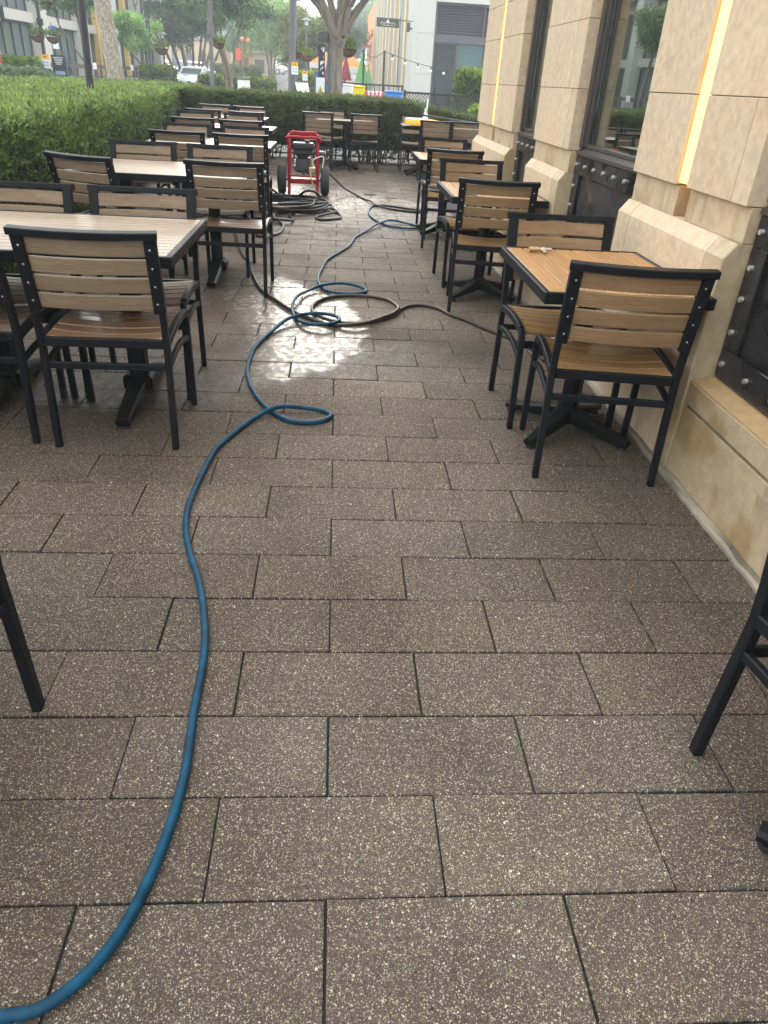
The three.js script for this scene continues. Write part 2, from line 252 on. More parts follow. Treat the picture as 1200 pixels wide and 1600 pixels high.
/* ---------- ground, street, patio ---------- */
const groundY = (z) => -0.03 + (z < -75 ? (-75 - z) * 0.024 : 0);
{
  const sheet = (x0, x1, z0, z1, dy, nx = 2, nz = 40) => { const g = new THREE.PlaneGeometry(x1 - x0, z1 - z0, nx, nz); g.rotateX(-Math.PI / 2); g.translate((x0 + x1) / 2, 0, (z0 + z1) / 2); const p = g.attributes.position; for (let i = 0; i < p.count; i++) p.setY(i, groundY(p.getZ(i)) + dy); g.computeVertexNormals(); const q = g.toNonIndexed(); return uvM(q); };
  structure('ground', sheet(-130, 130, -330, 60, -0.03, 2, 80), mat.concrete);
  structure('road', sheet(-14.2, -6.2, -300, -45, -0.005, 2, 80), mat.asphalt);
  structure('pavement', sheet(-5.9, 4.7, -140, -15.6, 0.0, 2, 40), mat.concrete);
  structure('kerb', [cb(0.16, 0.13, 150, -6.05, 0.02, -92, 0.02)], M({ color: col(0.5, 0.12, 0.1), roughness: 0.8, map: NOISET }));
}
const patio = new THREE.Group(); patio.name = 'patio'; patio.userData.kind = 'structure'; scene.add(patio);
{
  const L = 0.457, D = 0.2285, gap = 0.0032, c = 0.003, XR = 1.372;
  mesh('joint_bed', uvM(new THREE.PlaneGeometry(5.2, 15.6).rotateX(-Math.PI / 2).translate(-1.0, -0.009, -6.4).toNonIndexed()), mat.joint, patio);
  const list = [];
  for (let r = -5; r <= 60; r++) {
    const off = ((r % 2) + 2) % 2 === 0 ? 0.5 : 0;
    for (let k = -9; k < 5; k++) {
      let x0 = (k + off) * L, x1 = x0 + L; if (x0 < -3.1 || x0 > XR - 0.03) continue; x1 = Math.min(x1, XR);
      const z1 = -r * D, z0 = z1 - D, cx = (x0 + x1) / 2, cz = (z0 + z1) / 2, dist = Math.hypot(cx - camera.position.x, cz - camera.position.z, 1.33);
      const seen = cz < 0.35 && Math.abs(cx) < 0.55 + (0.8 - cz) * 0.62;
      list.push({ x0, x1, z0, z1, r, cx, cz, key: seen ? dist : dist + 100 });
    }
  }
  list.sort((a, b) => a.key - b.key);
  const build = (p) => {
    const rnd = rngOf(Math.floor(p.cx * 1000) * 131 + p.r * 7919), x0 = p.x0 + gap / 2 + rr(0, 0.002, rnd), x1 = p.x1 - gap / 2 - rr(-0.0006, 0.002, rnd), z0 = p.z0 + gap / 2 + rr(0, 0.0012, rnd), z1 = p.z1 - gap / 2 - rr(0, 0.0012, rnd);
    const nx = 6, nz = 4, P = [], I = [], U = [], U1 = [], C = [], hgt = rr(-0.002, 0.002, rnd), tx = rr(-0.003, 0.003, rnd), tz = rr(-0.004, 0.004, rnd), tone = 1.06 * rr(0.92, 1.08, rnd), hue = rr(-0.022, 0.022, rnd), ou = rnd() * 5, ov = rnd() * 5, fl = rnd() < 0.5 ? -1 : 1;
    const put = (x, y, z) => {
      P.push(x, y, z); U.push(x * fl + ou, z * fl + ov); U1.push((x - WX0) / (WX1 - WX0), (z - WZ0) / (WZ1 - WZ0));
      const dk = 1 - sstep(0.6, 1.15, Math.hypot((x - 0.4) / 0.62, (z + 3.2) / 0.55) + 0.6 * fbm(x * 2.5, z * 2.5, 3.3, 3)), w = wet(x, z), damp = sstep(-0.25, 0.3, fbm(x * 0.9 + 9, z * 0.9, 2.2, 3) + 0.25 * sstep(0.7, 1.3, x)), st = 1 - 0.16 * sstep(0.05, 0.45, fbm(x * 2.2, z * 2.2, 8.8, 4)), k = tone * st * (1 - 0.3 * Math.max(dk, w)) * (1.2 - 0.3 * damp);
      C.push(k * (0.975 + hue), k * 1.0, k * (1.045 - hue));
    };
    const yAt = (x, z) => hgt + (x - p.cx) * tx + (z - p.cz) * tz;
    for (let j = 0; j <= nz; j++) for (let i = 0; i <= nx; i++) { const x = lerp(x0 + c, x1 - c, i / nx), z = lerp(z0 + c, z1 - c, j / nz); put(x, yAt(x, z), z); }
    for (let j = 0; j < nz; j++) for (let i = 0; i < nx; i++) { const a = j * (nx + 1) + i, b = a + nx + 1; I.push(a, b, a + 1, a + 1, b, b + 1); }
    // bevel and sides: three loops of corners
    const ring = (e, dy) => { const b0 = P.length / 3; for (const [x, z] of [[x0 + e, z0 + e], [x0 + e, z1 - e], [x1 - e, z1 - e], [x1 - e, z0 + e]]) put(x, yAt(x, z) + dy, z); return b0; };
    const a = ring(c, 0), b = ring(0, -c * 0.8), b2 = ring(0, -c * 0.8), d = ring(0, -0.03);
    for (const [p0, p1] of [[a, b], [b2, d]]) for (let k = 0; k < 4; k++) { const k2 = (k + 1) % 4; I.push(p0 + k, p1 + k, p0 + k2, p0 + k2, p1 + k, p1 + k2); }
    const g = new THREE.BufferGeometry(); g.setAttribute('position', new THREE.Float32BufferAttribute(P, 3)); g.setAttribute('uv', new THREE.Float32BufferAttribute(U, 2)); g.setAttribute('uv1', new THREE.Float32BufferAttribute(U1, 2)); g.setAttribute('color', new THREE.Float32BufferAttribute(C, 3)); g.setIndex(I); g.computeVertexNormals(); return g;
  };
  const rest = [];
  list.forEach((p, i) => {
    const g = build(p);
    if (i < 300) { const o = new THREE.Mesh(g, mat.paver); o.name = i ? 'paver_' + String(i).padStart(3, '0') : 'paver'; o.castShadow = o.receiveShadow = true; patio.add(o); } else rest.push(g);
  });
  const o = new THREE.Mesh(mergeGeometries(rest, false), mat.paver); o.name = 'paving'; o.userData.kind = 'stuff'; o.receiveShadow = true; patio.add(o);
}
// round cleanout covers in the paving and a brown leaf or two
for (const [x, z, w] of [[0.445, -9.69, 'one nearer the pressure washer'], [0.725, -9.49, 'one nearer the wall tables']]) {
  const t = thing('drain_cover', 'small round dark drain cover set in wet paving, ' + w, 'drain cover', [x, 0.003, z], 0, 'round drain covers');
  mesh('ring', new THREE.TorusGeometry(0.075, 0.008, 6, 28).rotateX(Math.PI / 2), mat.base, t);
  const bars = [cyl(0.07, 0.07, 0.004, 0, 0, 0, 24)]; for (let k = -2; k <= 2; k++) bars.push(cb(0.012, 0.006, 0.11, k * 0.025, 0.004, 0, 0.001)); mesh('grate', bars, mat.base, t);
}
{
  const dry = M({ color: col(0.3, 0.12, 0.03), roughness: 0.8, side: THREE.DoubleSide });
  const lf = (x, z, s, a, lab) => { const g = new THREE.PlaneGeometry(s, s * 0.42, 4, 2); const p = g.attributes.position; for (let i = 0; i < p.count; i++) { const u = p.getX(i) / s * 2; p.setY(i, p.getY(i) * (1 - u * u * 0.9)); p.setZ(i, 0.12 * s * u * u + 0.1 * s * Math.abs(p.getY(i) / s)); } g.rotateX(-Math.PI / 2); g.rotateY(a); g.translate(x, 0.004, z); g.computeVertexNormals(); tag(mesh('fallen_leaf', g, dry, null), lab, 'fallen leaf'); };
  lf(-0.207, -0.62, 0.014, 0.2, 'tiny orange brown leaf lying near the blue hose in the open paving');
  lf(0.95, -0.99, 0.013, 1.2, 'tiny brown leaf on the paving by the stone wall base');
  lf(0.77, -6.6, 0.06, 0.6, 'dark curled leaf on the wet paving between the hoses and wall tables');
}

/* ---------- restaurant building at the patio's side ---------- */
{
  const t = thing('restaurant_building', 'tan limestone restaurant wall with lit slots, dark windows and riveted steel panels', 'building', [0, 0, 0]);
  const X0 = 1.375, XB = 1.412, XU = 1.402, TOP = 6.2, J = 0.003;
  const r = rngOf(31);
  let nb = 0;
  const stone = (x0, y0, y1, z0, z1, depth = 0.16, mt = null, name = 'stone_block', c = 0.0016) => mesh(name, cb(depth, y1 - y0 - J, z1 - z0 - J, x0 + depth / 2 + rr(-0.0015, 0.0015, r), (y0 + y1) / 2, (z0 + z1) / 2, c), mt || mat.stone[nb++ % 4], t);
  const pil = [[-2.92, -1.80, -2.36], [-4.98, -4.06, null], [-7.42, -5.75, -6.62], [0.5, 1.7, null]];
  const jl = [0.34, 0.30, 0.42, 0.28, 0.36];
  pil.forEach(([z0, z1, led], pi) => {
    // core behind the blocks
    const s0 = led === null ? null : led - 0.055, s1 = led === null ? null : led + 0.055;
    const core = led === null ? [box(0.5, TOP, z1 - z0 - 0.03, 1.70, TOP / 2, (z0 + z1) / 2), box(0.2, TOP - 1.03, z1 - z0 - 0.016, XU + 0.108, TOP / 2 + 0.513, (z0 + z1) / 2)] : [box(0.5, TOP, s0 - z0 - 0.02, 1.70, TOP / 2, (z0 + s0) / 2 + 0.004), box(0.5, TOP, z1 - s1 - 0.02, 1.70, TOP / 2, (z1 + s1) / 2 - 0.004), box(0.4, TOP, s1 - s0 + 0.1, 1.76, TOP / 2, led), box(0.2, TOP - 1.03, s0 - z0 - 0.012, XU + 0.108, TOP / 2 + 0.513, (z0 + s0) / 2), box(0.2, TOP - 1.03, z1 - s1 - 0.012, XU + 0.108, TOP / 2 + 0.513, (z1 + s1) / 2)];
    mesh('wall_core', core, mat.mortarDark, t);
    // plinth with a sloped top
    const zs = [z0, z0 + 0.16, (z1 - z0 > 1.2 ? (z0 + z1) / 2 : null), z1 - 0.14, z1].filter((v) => v !== null);
    for (let k = 0; k < zs.length - 1; k++) {
      const sh = new THREE.Shape([[0, 0.012], [0, 0.845], [0.038, 0.895], [0.16, 0.895], [0.16, 0.012]].map(([a, b]) => new THREE.Vector2(a, b)));
      const g = new THREE.ExtrudeGeometry(sh, { depth: zs[k + 1] - zs[k] - J - 0.008, bevelEnabled: true, bevelSize: 0.004, bevelThickness: 0.004, bevelSegments: 1 }); g.translate(X0, 0, zs[k] + J / 2 + 0.004); const q = g.toNonIndexed(); q.computeVertexNormals(); mesh('plinth_block', uvM(q, false, k * 0.37, pi * 0.7), k === zs.length - 2 ? mat.stoneLow[1] : mat.stone[(pi + k) % 4], t);
    }
    mesh('plinth_mortar', [box(0.10, 0.84, z1 - z0 - 0.05, X0 + 0.056, 0.42, (z0 + z1) / 2)], mat.mortar, t);
    // band course, then courses of big blocks
    const course = (y0, y1, x, cuts, mts) => { for (let k = 0; k < cuts.length - 1; k++) { if (s0 !== null && cuts[k] >= s0 - 1e-6 && cuts[k + 1] <= s1 + 1e-6) continue; stone(x, y0, y1, cuts[k], cuts[k + 1], XU + 0.16 - x, mts); } };
    const withSlot = (a) => [...new Set([z0, ...a.filter((v) => v > z0 + 0.08 && v < z1 - 0.08 && (s0 === null || v < s0 - 0.05 || v > s1 + 0.05)), ...(s0 === null ? [] : [s0, s1]), z1])].sort((a, b) => a - b);
    course(0.898, 1.02, XB + 0.012, withSlot([]), mat.stoneLow[pi % 2]);
    const ys = [1.02, 1.345, 1.69, 1.94, 2.35, 2.72, 3.1, 3.5, 3.9, 4.3, 4.7, 5.1, 5.6, 6.2];
    for (let k = 0; k < ys.length - 1; k++) { const cuts = k % 2 === 0 ? [z0 + jl[k % 5] * 0.85, z1 - 0.12] : [z0 + 0.72 * (pi === 1 ? 1 : 0) + (pi === 2 ? 0.3 : 0)]; course(ys[k], ys[k + 1], XU, withSlot(cuts)); }
    if (led !== null) {
      // glowing strip set in the slot
      const strip = mesh('light_strip', cb(0.03, 5.0, 0.1, XU + 0.025, 3.53, led, 0.003), M({ color: col(0.8, 0.6, 0.3), emissive: col(0.95, 0.45, 0.06), emissiveIntensity: 1, roughness: 0.5 }), t);
      mesh('slot_back', box(0.02, 0.15, 0.104, XU + 0.13, 0.955, led), mat.stoneLow[1], t);
      const la = new THREE.RectAreaLight(new THREE.Color(1, 0.48, 0.06), 0.95, 0.08, 4.9); la.position.set(XU + 0.006, 3.53, led); la.lookAt(XU - 1, 3.53, led); scene.add(la);
    }
  });
  // bays between the pilasters: sill wall, steel panel, window
  const bays = [[-4.06, -2.92], [-5.75, -4.98], [-1.80, 0.5]];
  bays.forEach(([z0, z1], bi) => {
    const w = z1 - z0, cz = (z0 + z1) / 2;
    // stone base and cap under the panel
    const n = bi === 2 ? 2 : 1;
    for (let k = 0; k < n; k++) { const a = lerp(z0, z1, k / n), b = lerp(z0, z1, (k + 1) / n); stone(X0 + 0.004, 0.012, 0.292, a + (k ? 0 : 0.003), b, 0.2, mat.stoneLow[k % 2], 'base_block'); stone(X0 + 0.004, 0.304, 0.392, a + (k ? 0 : 0.003), b, 0.2, mat.stoneLow[(k + 1) % 2], 'base_block'); }
    mesh('base_mortar', box(0.16, 0.385, w - 0.004, X0 + 0.102, 0.196, cz), mat.mortar, t);
    const cap = new THREE.Shape([[0, 0], [0, 0.008], [0.11, 0.026], [0.2, 0.026], [0.2, 0]].map(([a, b]) => new THREE.Vector2(a, b))); const cg = new THREE.ExtrudeGeometry(cap, { depth: w - 0.01, bevelEnabled: false }); cg.translate(X0 + 0.006, 0.391, z0 + 0.005); mesh('sill_cap', uvM(cg.toNonIndexed()), mat.stoneCap, t);
    // steel panel with a raised border and hexagon bolts
    const px = X0 + 0.085, y0 = 0.43, y1 = 1.0, b = 0.105;
    const pan = mesh('steel_panel', cb(0.02, y1 - y0, w - 0.012, px + 0.03, (y0 + y1) / 2, cz, 0.002), mat.steel, t);
    mesh('panel_border', [cb(0.024, b, w - 0.014, px + 0.012, y1 - b / 2, cz), cb(0.024, b, w - 0.014, px + 0.012, y0 + b / 2, cz), cb(0.0236, y1 - y0 - 2 * b, b, px + 0.0122, (y0 + y1) / 2, z0 + b / 2 + 0.007), cb(0.0236, y1 - y0 - 2 * b, b, px + 0.0122, (y0 + y1) / 2, z1 - b / 2 - 0.007)], mat.steel, pan);
    const bolt = (y, z) => { const g = new THREE.CylinderGeometry(0.0105, 0.0115, 0.013, 6); g.rotateZ(Math.PI / 2); g.rotateX(r() * 2); g.translate(px - 0.007, y, z); mesh('bolt', [plain(g.toNonIndexed())], mat.bolt, pan); };
    const nz = Math.round(w / 0.185); for (let k = 0; k <= nz; k++) { const z = lerp(z0 + 0.05, z1 - 0.05, k / nz); bolt(y1 - 0.05, z); bolt(y0 + 0.05, z); }
    for (const z of [z0 + 0.05, z1 - 0.05]) for (const y of [0.6, 0.72, 0.83]) bolt(y, z);
    mesh('panel_foot', cb(0.03, 0.014, w - 0.01, px + 0.02, 0.424, cz), mat.bronze, t);
    // window: sill, frame, pane, dark room
    const wn = new THREE.Group(); wn.name = 'window'; t.add(wn);
    const gx = px + 0.055, s = new THREE.Shape([[0, 0], [0, 0.018], [0.045, 0.04], [0.08, 0.04], [0.08, 0]].map(([a, b2]) => new THREE.Vector2(a, b2))); const sg = new THREE.ExtrudeGeometry(s, { depth: w - 0.012, bevelEnabled: false }); sg.translate(px - 0.005, 1.002, z0 + 0.006); mesh('sill', [plain(sg.toNonIndexed()), cb(0.02, 0.02, w - 0.12, gx - 0.014, 1.052, cz, 0.002)], mat.bronze, wn);
    mesh('frame', [cb(0.07, 4.4, 0.04, gx - 0.015, 3.24, z0 + 0.024), cb(0.02, 4.4, 0.016, gx - 0.02, 3.24, z0 + 0.053, 0.002), cb(0.07, 4.4, 0.04, gx - 0.015, 3.24, z1 - 0.024), cb(0.06, 0.08, w - 0.09, gx - 0.015, 5.4, cz)], mat.bronze, wn);
    mesh('pane', box(0.006, 4.34, w - 0.1, gx, 3.22, cz), mat.glass, wn);
    mesh('wall_above', box(0.4, 0.8, w, 1.65, 5.85, cz), mat.stone[0], t);
  });
  // the room behind the glass, roof, and the building's far and near ends
  mesh('interior', [box(0.2, TOP, 9.2, 5.6, TOP / 2, -2.85), box(3.8, 0.1, 9.2, 3.7, 0.35, -2.85), box(3.8, 0.1, 9.2, 3.7, 3.6, -2.85)], mat.room, t);
  mesh('roof', [box(4.6, 0.2, 9.4, 3.5, TOP + 0.1, -2.85)], mat.mortarDark, t);
  mesh('end_wall', [box(3.9, TOP, 0.2, 3.85, TOP / 2, -7.3), box(3.9, TOP, 0.2, 3.7, TOP / 2, 1.6)], mat.stone[1], t);
  // uneven mortar fillet at the foot of the wall
  { const P = []; for (let z = 1.6; z >= -7.4; z -= 0.05) P.push(V(X0 - 0.012 + 0.008 * noise.noise(z * 5, 1, 2), 0.006 + 0.004 * noise.noise(z * 9, 4, 2), z)); mesh('mortar_fillet', sweep(P, V(1, 0, 0), P.map((p) => 0.04 + 0.016 * noise.noise(p.z * 13, 2, 7)), P.map((p) => 0.03 + 0.014 * noise.noise(p.z * 7, 8, 1)), 0.01), mat.mortar, t); }
}

/* ---------- chairs and tables ---------- */
// a chair facing -z, its rear legs at z = 0.225
function makeChair(name, woods, wetSeat) {
  const t = new THREE.Group(); t.name = name;
  const hw = 0.229, F = mat.frame, X = V(1, 0, 0);
  const lean = (y) => y < 0.44 ? lerp(0.225, 0.197, y / 0.44) : lerp(0.197, 0.268, Math.pow((y - 0.44) / 0.395, 1.15));
  for (const s of [-1, 1]) {
    const x = s * hw;
    mesh('rear_leg', sweep([0, 0.15, 0.3, 0.42, 0.5, 0.57].map((y) => V(x, y, lean(y))), X, 0.024, 0.03), F, t);
    mesh('back_post', sweep([0.548, 0.6, 0.7, 0.79, 0.823].map((y) => V(x - s * 0.008, y, lean(y) - 0.002)), X, 0.042, 0.03), F, t);
    mesh('front_leg', sweep([V(x, 0, -0.242), V(x, 0.2, -0.232), V(x, 0.36, -0.223), V(x, 0.41, -0.22), V(x, 0.425, -0.212), V(x, 0.434, -0.195)], X, 0.024, 0.03), F, t);
    mesh('seat_rail', sweep(curve([V(x, 0.428, 0.19), V(x, 0.44, 0.09), V(x, 0.447, -0.02), V(x, 0.445, -0.11), V(x, 0.436, -0.19)], 10), X, 0.024, 0.032), F, t);
    mesh('side_stretcher', sweep(curve([V(x, 0.332, 0.195), V(x, 0.347, 0.09), V(x, 0.352, -0.02), V(x, 0.343, -0.12), V(x, 0.318, -0.218)], 10), X, 0.018, 0.024), F, t);
  }
  const bow = (x) => 1 - (x / 0.209) ** 2, xs = [-0.209, -0.145, -0.073, 0, 0.073, 0.145, 0.209];
  const zt = lean(0.83);
  mesh('top_rail', sweep(xs.map((x) => V(x * 1.185, 0.829 - 0.004 * bow(x), zt + 0.02 * Math.max(0, bow(x)))), V(0, 1, 0.15), 0.026, 0.034), F, t);
  mesh('rear_rail', cb(0.434, 0.034, 0.022, 0, 0.424, lean(0.424)), F, t);
  mesh('rear_stretcher', cb(0.434, 0.026, 0.018, 0, 0.334, lean(0.334)), F, t);
  mesh('front_rail', cb(0.434, 0.03, 0.018, 0, 0.375, -0.2), F, t);
  const scr = [];
  for (let k = 0; k < 4; k++) {
    const y = 0.78 - k * 0.0655, tiltUp = V(0, 1, 0.19), z = lean(y) - 0.006;
    mesh('back_slat', sweep(xs.map((x) => V(x * 0.985, y, z + 0.022 * bow(x))), tiltUp, 0.0565, 0.013, 0.003, 0.5), woods[k % woods.length], t);
    for (const s of [-1, 1]) for (const d of [0]) { const g = new THREE.SphereGeometry(0.0042, 6, 4); g.scale(1, 1, 0.5); g.translate(s * (hw - 0.01), y + d, lean(y) + 0.0135); scr.push(g); }
  }
  mesh('screws', scr, mat.screw, t);
  const seatY = (z) => z > 0 ? lerp(0.446, 0.436, z / 0.19) : 0.446 - 0.35 * Math.pow(-z, 2.0);
  for (let k = 0; k < 6; k++) {
    const z = 0.155 - k * 0.0665;
    mesh('seat_slat', sweep(xs.map((x) => V(x * 1.03, seatY(z) - 0.014 * bow(x), z)), V(0, seatY(z - 0.01) - seatY(z + 0.01), -0.02), 0.06, 0.015, 0.003, 0.5), (wetSeat ? (wetSeat.length ? wetSeat : mat.wetWood) : woods)[k % (wetSeat ? 2 : woods.length)], t);
  }
  return t;
}
const protoGrey = makeChair('slatted_chair', mat.greyWood, false), protoGreyWet = makeChair('slatted_chair', mat.greyWood, true), protoWarm = makeChair('slatted_chair', mat.warmWood, mat.goldWood);
function chair(proto, x, z, turn, label) { const o = proto.clone(); o.name = numbered('slatted_chair'); o.position.set(x, 0.001, z); o.rotation.y = turn; tag(o, label, 'chair', 'slatted patio chairs'); scene.add(o); return o; }

function tableTop(t, w, d, along, h, mats, n) {
  const e = 0.022, H = 0.042, y = h - H / 2;
  mesh('top_rim', [cb(w, H, e, 0, y, d / 2 - e / 2), cb(w, H, e, 0, y, -d / 2 + e / 2), cb(e, H, d - 2 * e - 0.001, w / 2 - e / 2, y, 0), cb(e, H, d - 2 * e - 0.001, -w / 2 + e / 2, y, 0)], mat.frame, t);
  const iw = w - 2 * e, id = d - 2 * e;
  for (let k = 0; k < n; k++) {
    const g = along === 'x' ? cb(iw - 0.004, 0.014, id / n - 0.005, 0, h - 0.0085, -id / 2 + (k + 0.5) * id / n, 0.0025) : cb(iw / n - 0.0045, 0.014, id - 0.004, -iw / 2 + (k + 0.5) * iw / n, h - 0.0085, 0, 0.0025, 0, true);
    mesh('table_slat', g, mats[(k * 7 + (k >> 1)) % mats.length], t);
  }
  mesh('top_underside', [cb(iw - 0.002, 0.008, id - 0.002, 0, h - 0.022, 0)], mat.base, t);
}
function foot(len, an, parts, w0 = 0.075, w1 = 0.05) {  // sloping cast foot from the hub outwards
  const d = V(Math.cos(an), 0, Math.sin(an)), P = [], Wd = [], H = [];
  for (let k = 0; k <= 6; k++) { const u = k / 6; P.push(d.clone().multiplyScalar(0.03 + u * (len - 0.03)).setY(lerp(0.085, 0.03, Math.pow(u, 0.8)))); Wd.push(lerp(w0, w1, u)); H.push(lerp(0.07, 0.03, u)); }
  parts.push(sweep(P, V(-d.z, 0, d.x), Wd, H, 0.01));
  return cyl(0.022, 0.022, 0.016, d.x * (len - 0.025), 0.009, d.z * (len - 0.025), 12);
}
function crossBase(t, x, z, h, turn = Math.PI / 4, len = 0.31) {
  for (let k = 0; k < 4; k++) { const g = []; const pad = foot(len, turn + k * Math.PI / 2, g); g.forEach((q) => q.translate(x, 0, z)); pad.translate(x, 0, z); mesh('foot', g, mat.base, t); mesh('glide', pad, mat.blackPlastic, t); }
  mesh('hub', [cyl(0.058, 0.05, 0.075, x, 0.088, z, 20)], mat.base, t);
  mesh('column', [cyl(0.038, 0.038, h - 0.15, x, 0.085 + (h - 0.15) / 2, z, 20)], mat.frame, t);
  mesh('top_plate', [cb(0.3, 0.02, 0.3, x, h - 0.055, z)], mat.base, t);
}
function barBase(t, x, z, h) {
  for (const a of [Math.PI / 2, -Math.PI / 2]) { const g = []; const pad = foot(0.36, a, g, 0.085, 0.06); g.forEach((q) => q.translate(x, 0, z)); pad.translate(x, 0, z); mesh('foot', g, mat.base, t); mesh('glide', pad, mat.blackPlastic, t); }
  mesh('hub', [cb(0.13, 0.075, 0.13, x, 0.09, z, 0.012)], mat.base, t);
  mesh('column', [cb(0.075, h - 0.15, 0.075, x, 0.085 + (h - 0.15) / 2, z, 0.006)], mat.frame, t);
  mesh('top_plate', [cb(0.1, 0.02, 0.5, x, h - 0.055, z)], mat.base, t);
}
function hedgeTable(x, z, w, label) {
  const t = thing('patio_table', label, 'table', [x, 0, z], 0, 'long slatted tables beside the hedge');
  tableTop(t, w, 0.84, 'x', 0.728, mat.greyTop, 14); barBase(t, w / 2 - 0.28, 0, 0.728); barBase(t, -w / 2 + 0.28, 0, 0.728); return t;
}
function wallTable(x, z, label, group = 'small square slatted tables along the stone wall') {
  const t = thing('patio_table', label, 'table', [x, 0, z], 0, group);
  tableTop(t, 0.63, 0.83, 'z', 0.716, mat.warmTop, 8); crossBase(t, 0, -0.02, 0.716); return t;
}
// the row beside the hedge
const ordinal = ['nearest', 'second', 'third', 'fourth', 'fifth', 'farthest'];
const rowT = [[-1.175, -2.42, 1.14], [-1.17, -4.80, 1.16], [-1.2, -7.15, 1.16], [-1.36, -9.55, 1.14], [-1.62, -11.75, 1.1]];
rowT.forEach(([x, z, w], i) => hedgeTable(x, z, w, 'long pale slatted table beside the hedge, ' + (i < 4 ? ordinal[i] : 'farthest') + ' of its row'));
const PI = Math.PI;
const rowC = [
  [0, 'n', -0.865, -2.115, 0.01, 'a'], [0, 'n', -1.415, -2.15, -0.02, 'h'], [0, 'o', -0.90, -2.65, PI + 0.02, 'a'], [0, 'o', -1.46, -2.63, PI, 'h'],
  [1, 'n', -0.70, -4.50, -0.02, 'a'], [1, 'n', -1.47, -4.43, -0.42, 'h'], [1, 'o', -0.885, -5.08, PI, 'a'], [1, 'o', -1.45, -5.1, PI + 0.02, 'h'],
  [2, 'n', -0.88, -6.87, 0.02, 'a'], [2, 'n', -1.43, -6.85, -0.02, 'h'], [2, 'o', -0.955, -7.43, PI, 'a'], [2, 'o', -1.54, -7.41, PI, 'h'],
  [3, 'n', -1.12, -9.02, 0, 'a'], [3, 'n', -1.67, -9.04, 0.01, 'h'], [3, 'o', -1.27, -9.95, PI, 'a'], [3, 'o', -1.88, -9.97, PI, 'h'],
  [4, 'n', -1.30, -11.2, 0.03, 'a'], [4, 'n', -1.9, -11.25, 0, 'h'], [4, 'o', -1.36, -12.2, PI, 'a'], [4, 'o', -1.95, -12.25, PI, 'h'],
];
for (const [i, side, x, z, turn, e] of rowC) chair(side === 'n' && e === 'a' ? protoGreyWet : protoGrey, x, z, turn, `grey slatted chair ${side === 'n' ? 'showing its back' : 'facing the viewer'} at the ${e === 'a' ? 'aisle' : 'hedge'} end of the ${i < 4 ? ordinal[i] : 'farthest'} hedge table`);
chair(protoGrey, -1.45, -13.0, 0, 'slatted chair top showing against the back hedge, aisle side, behind the farthest hedge table');
chair(protoGrey, -2.0, -13.05, 0.03, 'slatted chair top in the corner of the two hedges behind the farthest hedge table');
chair(protoGrey, -0.92, -0.26, PI, 'chair cut off by the frame, only one bent dark leg showing beside the blue hose');
// the row along the wall
wallTable(1.055, -2.17, 'small orange-brown slatted table against the wall with a brass nozzle on it');
wallTable(1.045, -4.55, 'small slatted table against the wall with a dark hose scrap, second from the viewer');
wallTable(1.075, -7.0, 'small slatted table against the wall, farthest of the wall tables');
wallTable(1.12, 0.13, 'table mostly out of frame whose black foot shows on the paving', 'small square slatted tables along the stone wall');
const wallC = [
  [1.06, -1.915, -0.11, 'tan slatted chair showing its back at the nearest wall table'], [1.03, -2.43, PI, 'tan slatted chair facing the viewer behind the nearest wall table'],
  [1.02, -4.24, -0.12, 'tan slatted chair showing its back at the second wall table'], [1.035, -5.0, PI + 0.04, 'tan slatted chair facing the viewer behind the second wall table'],
  [1.06, -6.42, -0.14, 'tan slatted chair showing its back at the farthest wall table'], [1.1, -7.3, PI, 'tan slatted chair facing the viewer behind the farthest wall table'],
  [1.1, -0.115, PI, 'black chair leg cut off by the frame beside the stone wall base'],
];
for (const [x, z, turn, l] of wallC) chair(protoWarm, x, z, turn, l);
// tables at the back hedge
{
  const t = thing('patio_table', 'slatted table against the back hedge with chairs on both sides', 'table', [0.12, 0, -12.75]); tableTop(t, 0.95, 0.7, 'x', 0.728, mat.greyTop, 11); crossBase(t, 0, 0, 0.728);
  chair(protoGrey, -0.33, -12.42, 0.08, 'slatted chair showing its back before the back hedge, just behind the red pressure washer');
  chair(protoGrey, 0.43, -12.62, 0.06, 'slatted chair showing its back before the back hedge, standing clear of the washer');
  chair(protoGrey, -0.1, -13.2, PI, 'slatted chair facing the viewer behind the back hedge table');
  const u = thing('patio_table', 'slatted table carrying the yellow surface cleaner before the back hedge', 'table', [1.75, 0, -12.35]); tableTop(u, 1.45, 0.8, 'x', 0.728, mat.wetWood, 12); crossBase(u, -0.4, 0, 0.728); crossBase(u, 0.4, 0, 0.728);
  chair(protoGrey, 1.5, -11.75, -0.06, 'dark slatted chair showing its back at the table with the yellow cleaner, aisle side');
  chair(protoGrey, 2.0, -11.95, -0.1, 'dark slatted chair showing its back beside the building corner at the yellow cleaner table');
  chair(protoGrey, 1.3, -12.95, PI, 'slatted chair facing the viewer, half hidden under the yellow cleaner table');
}

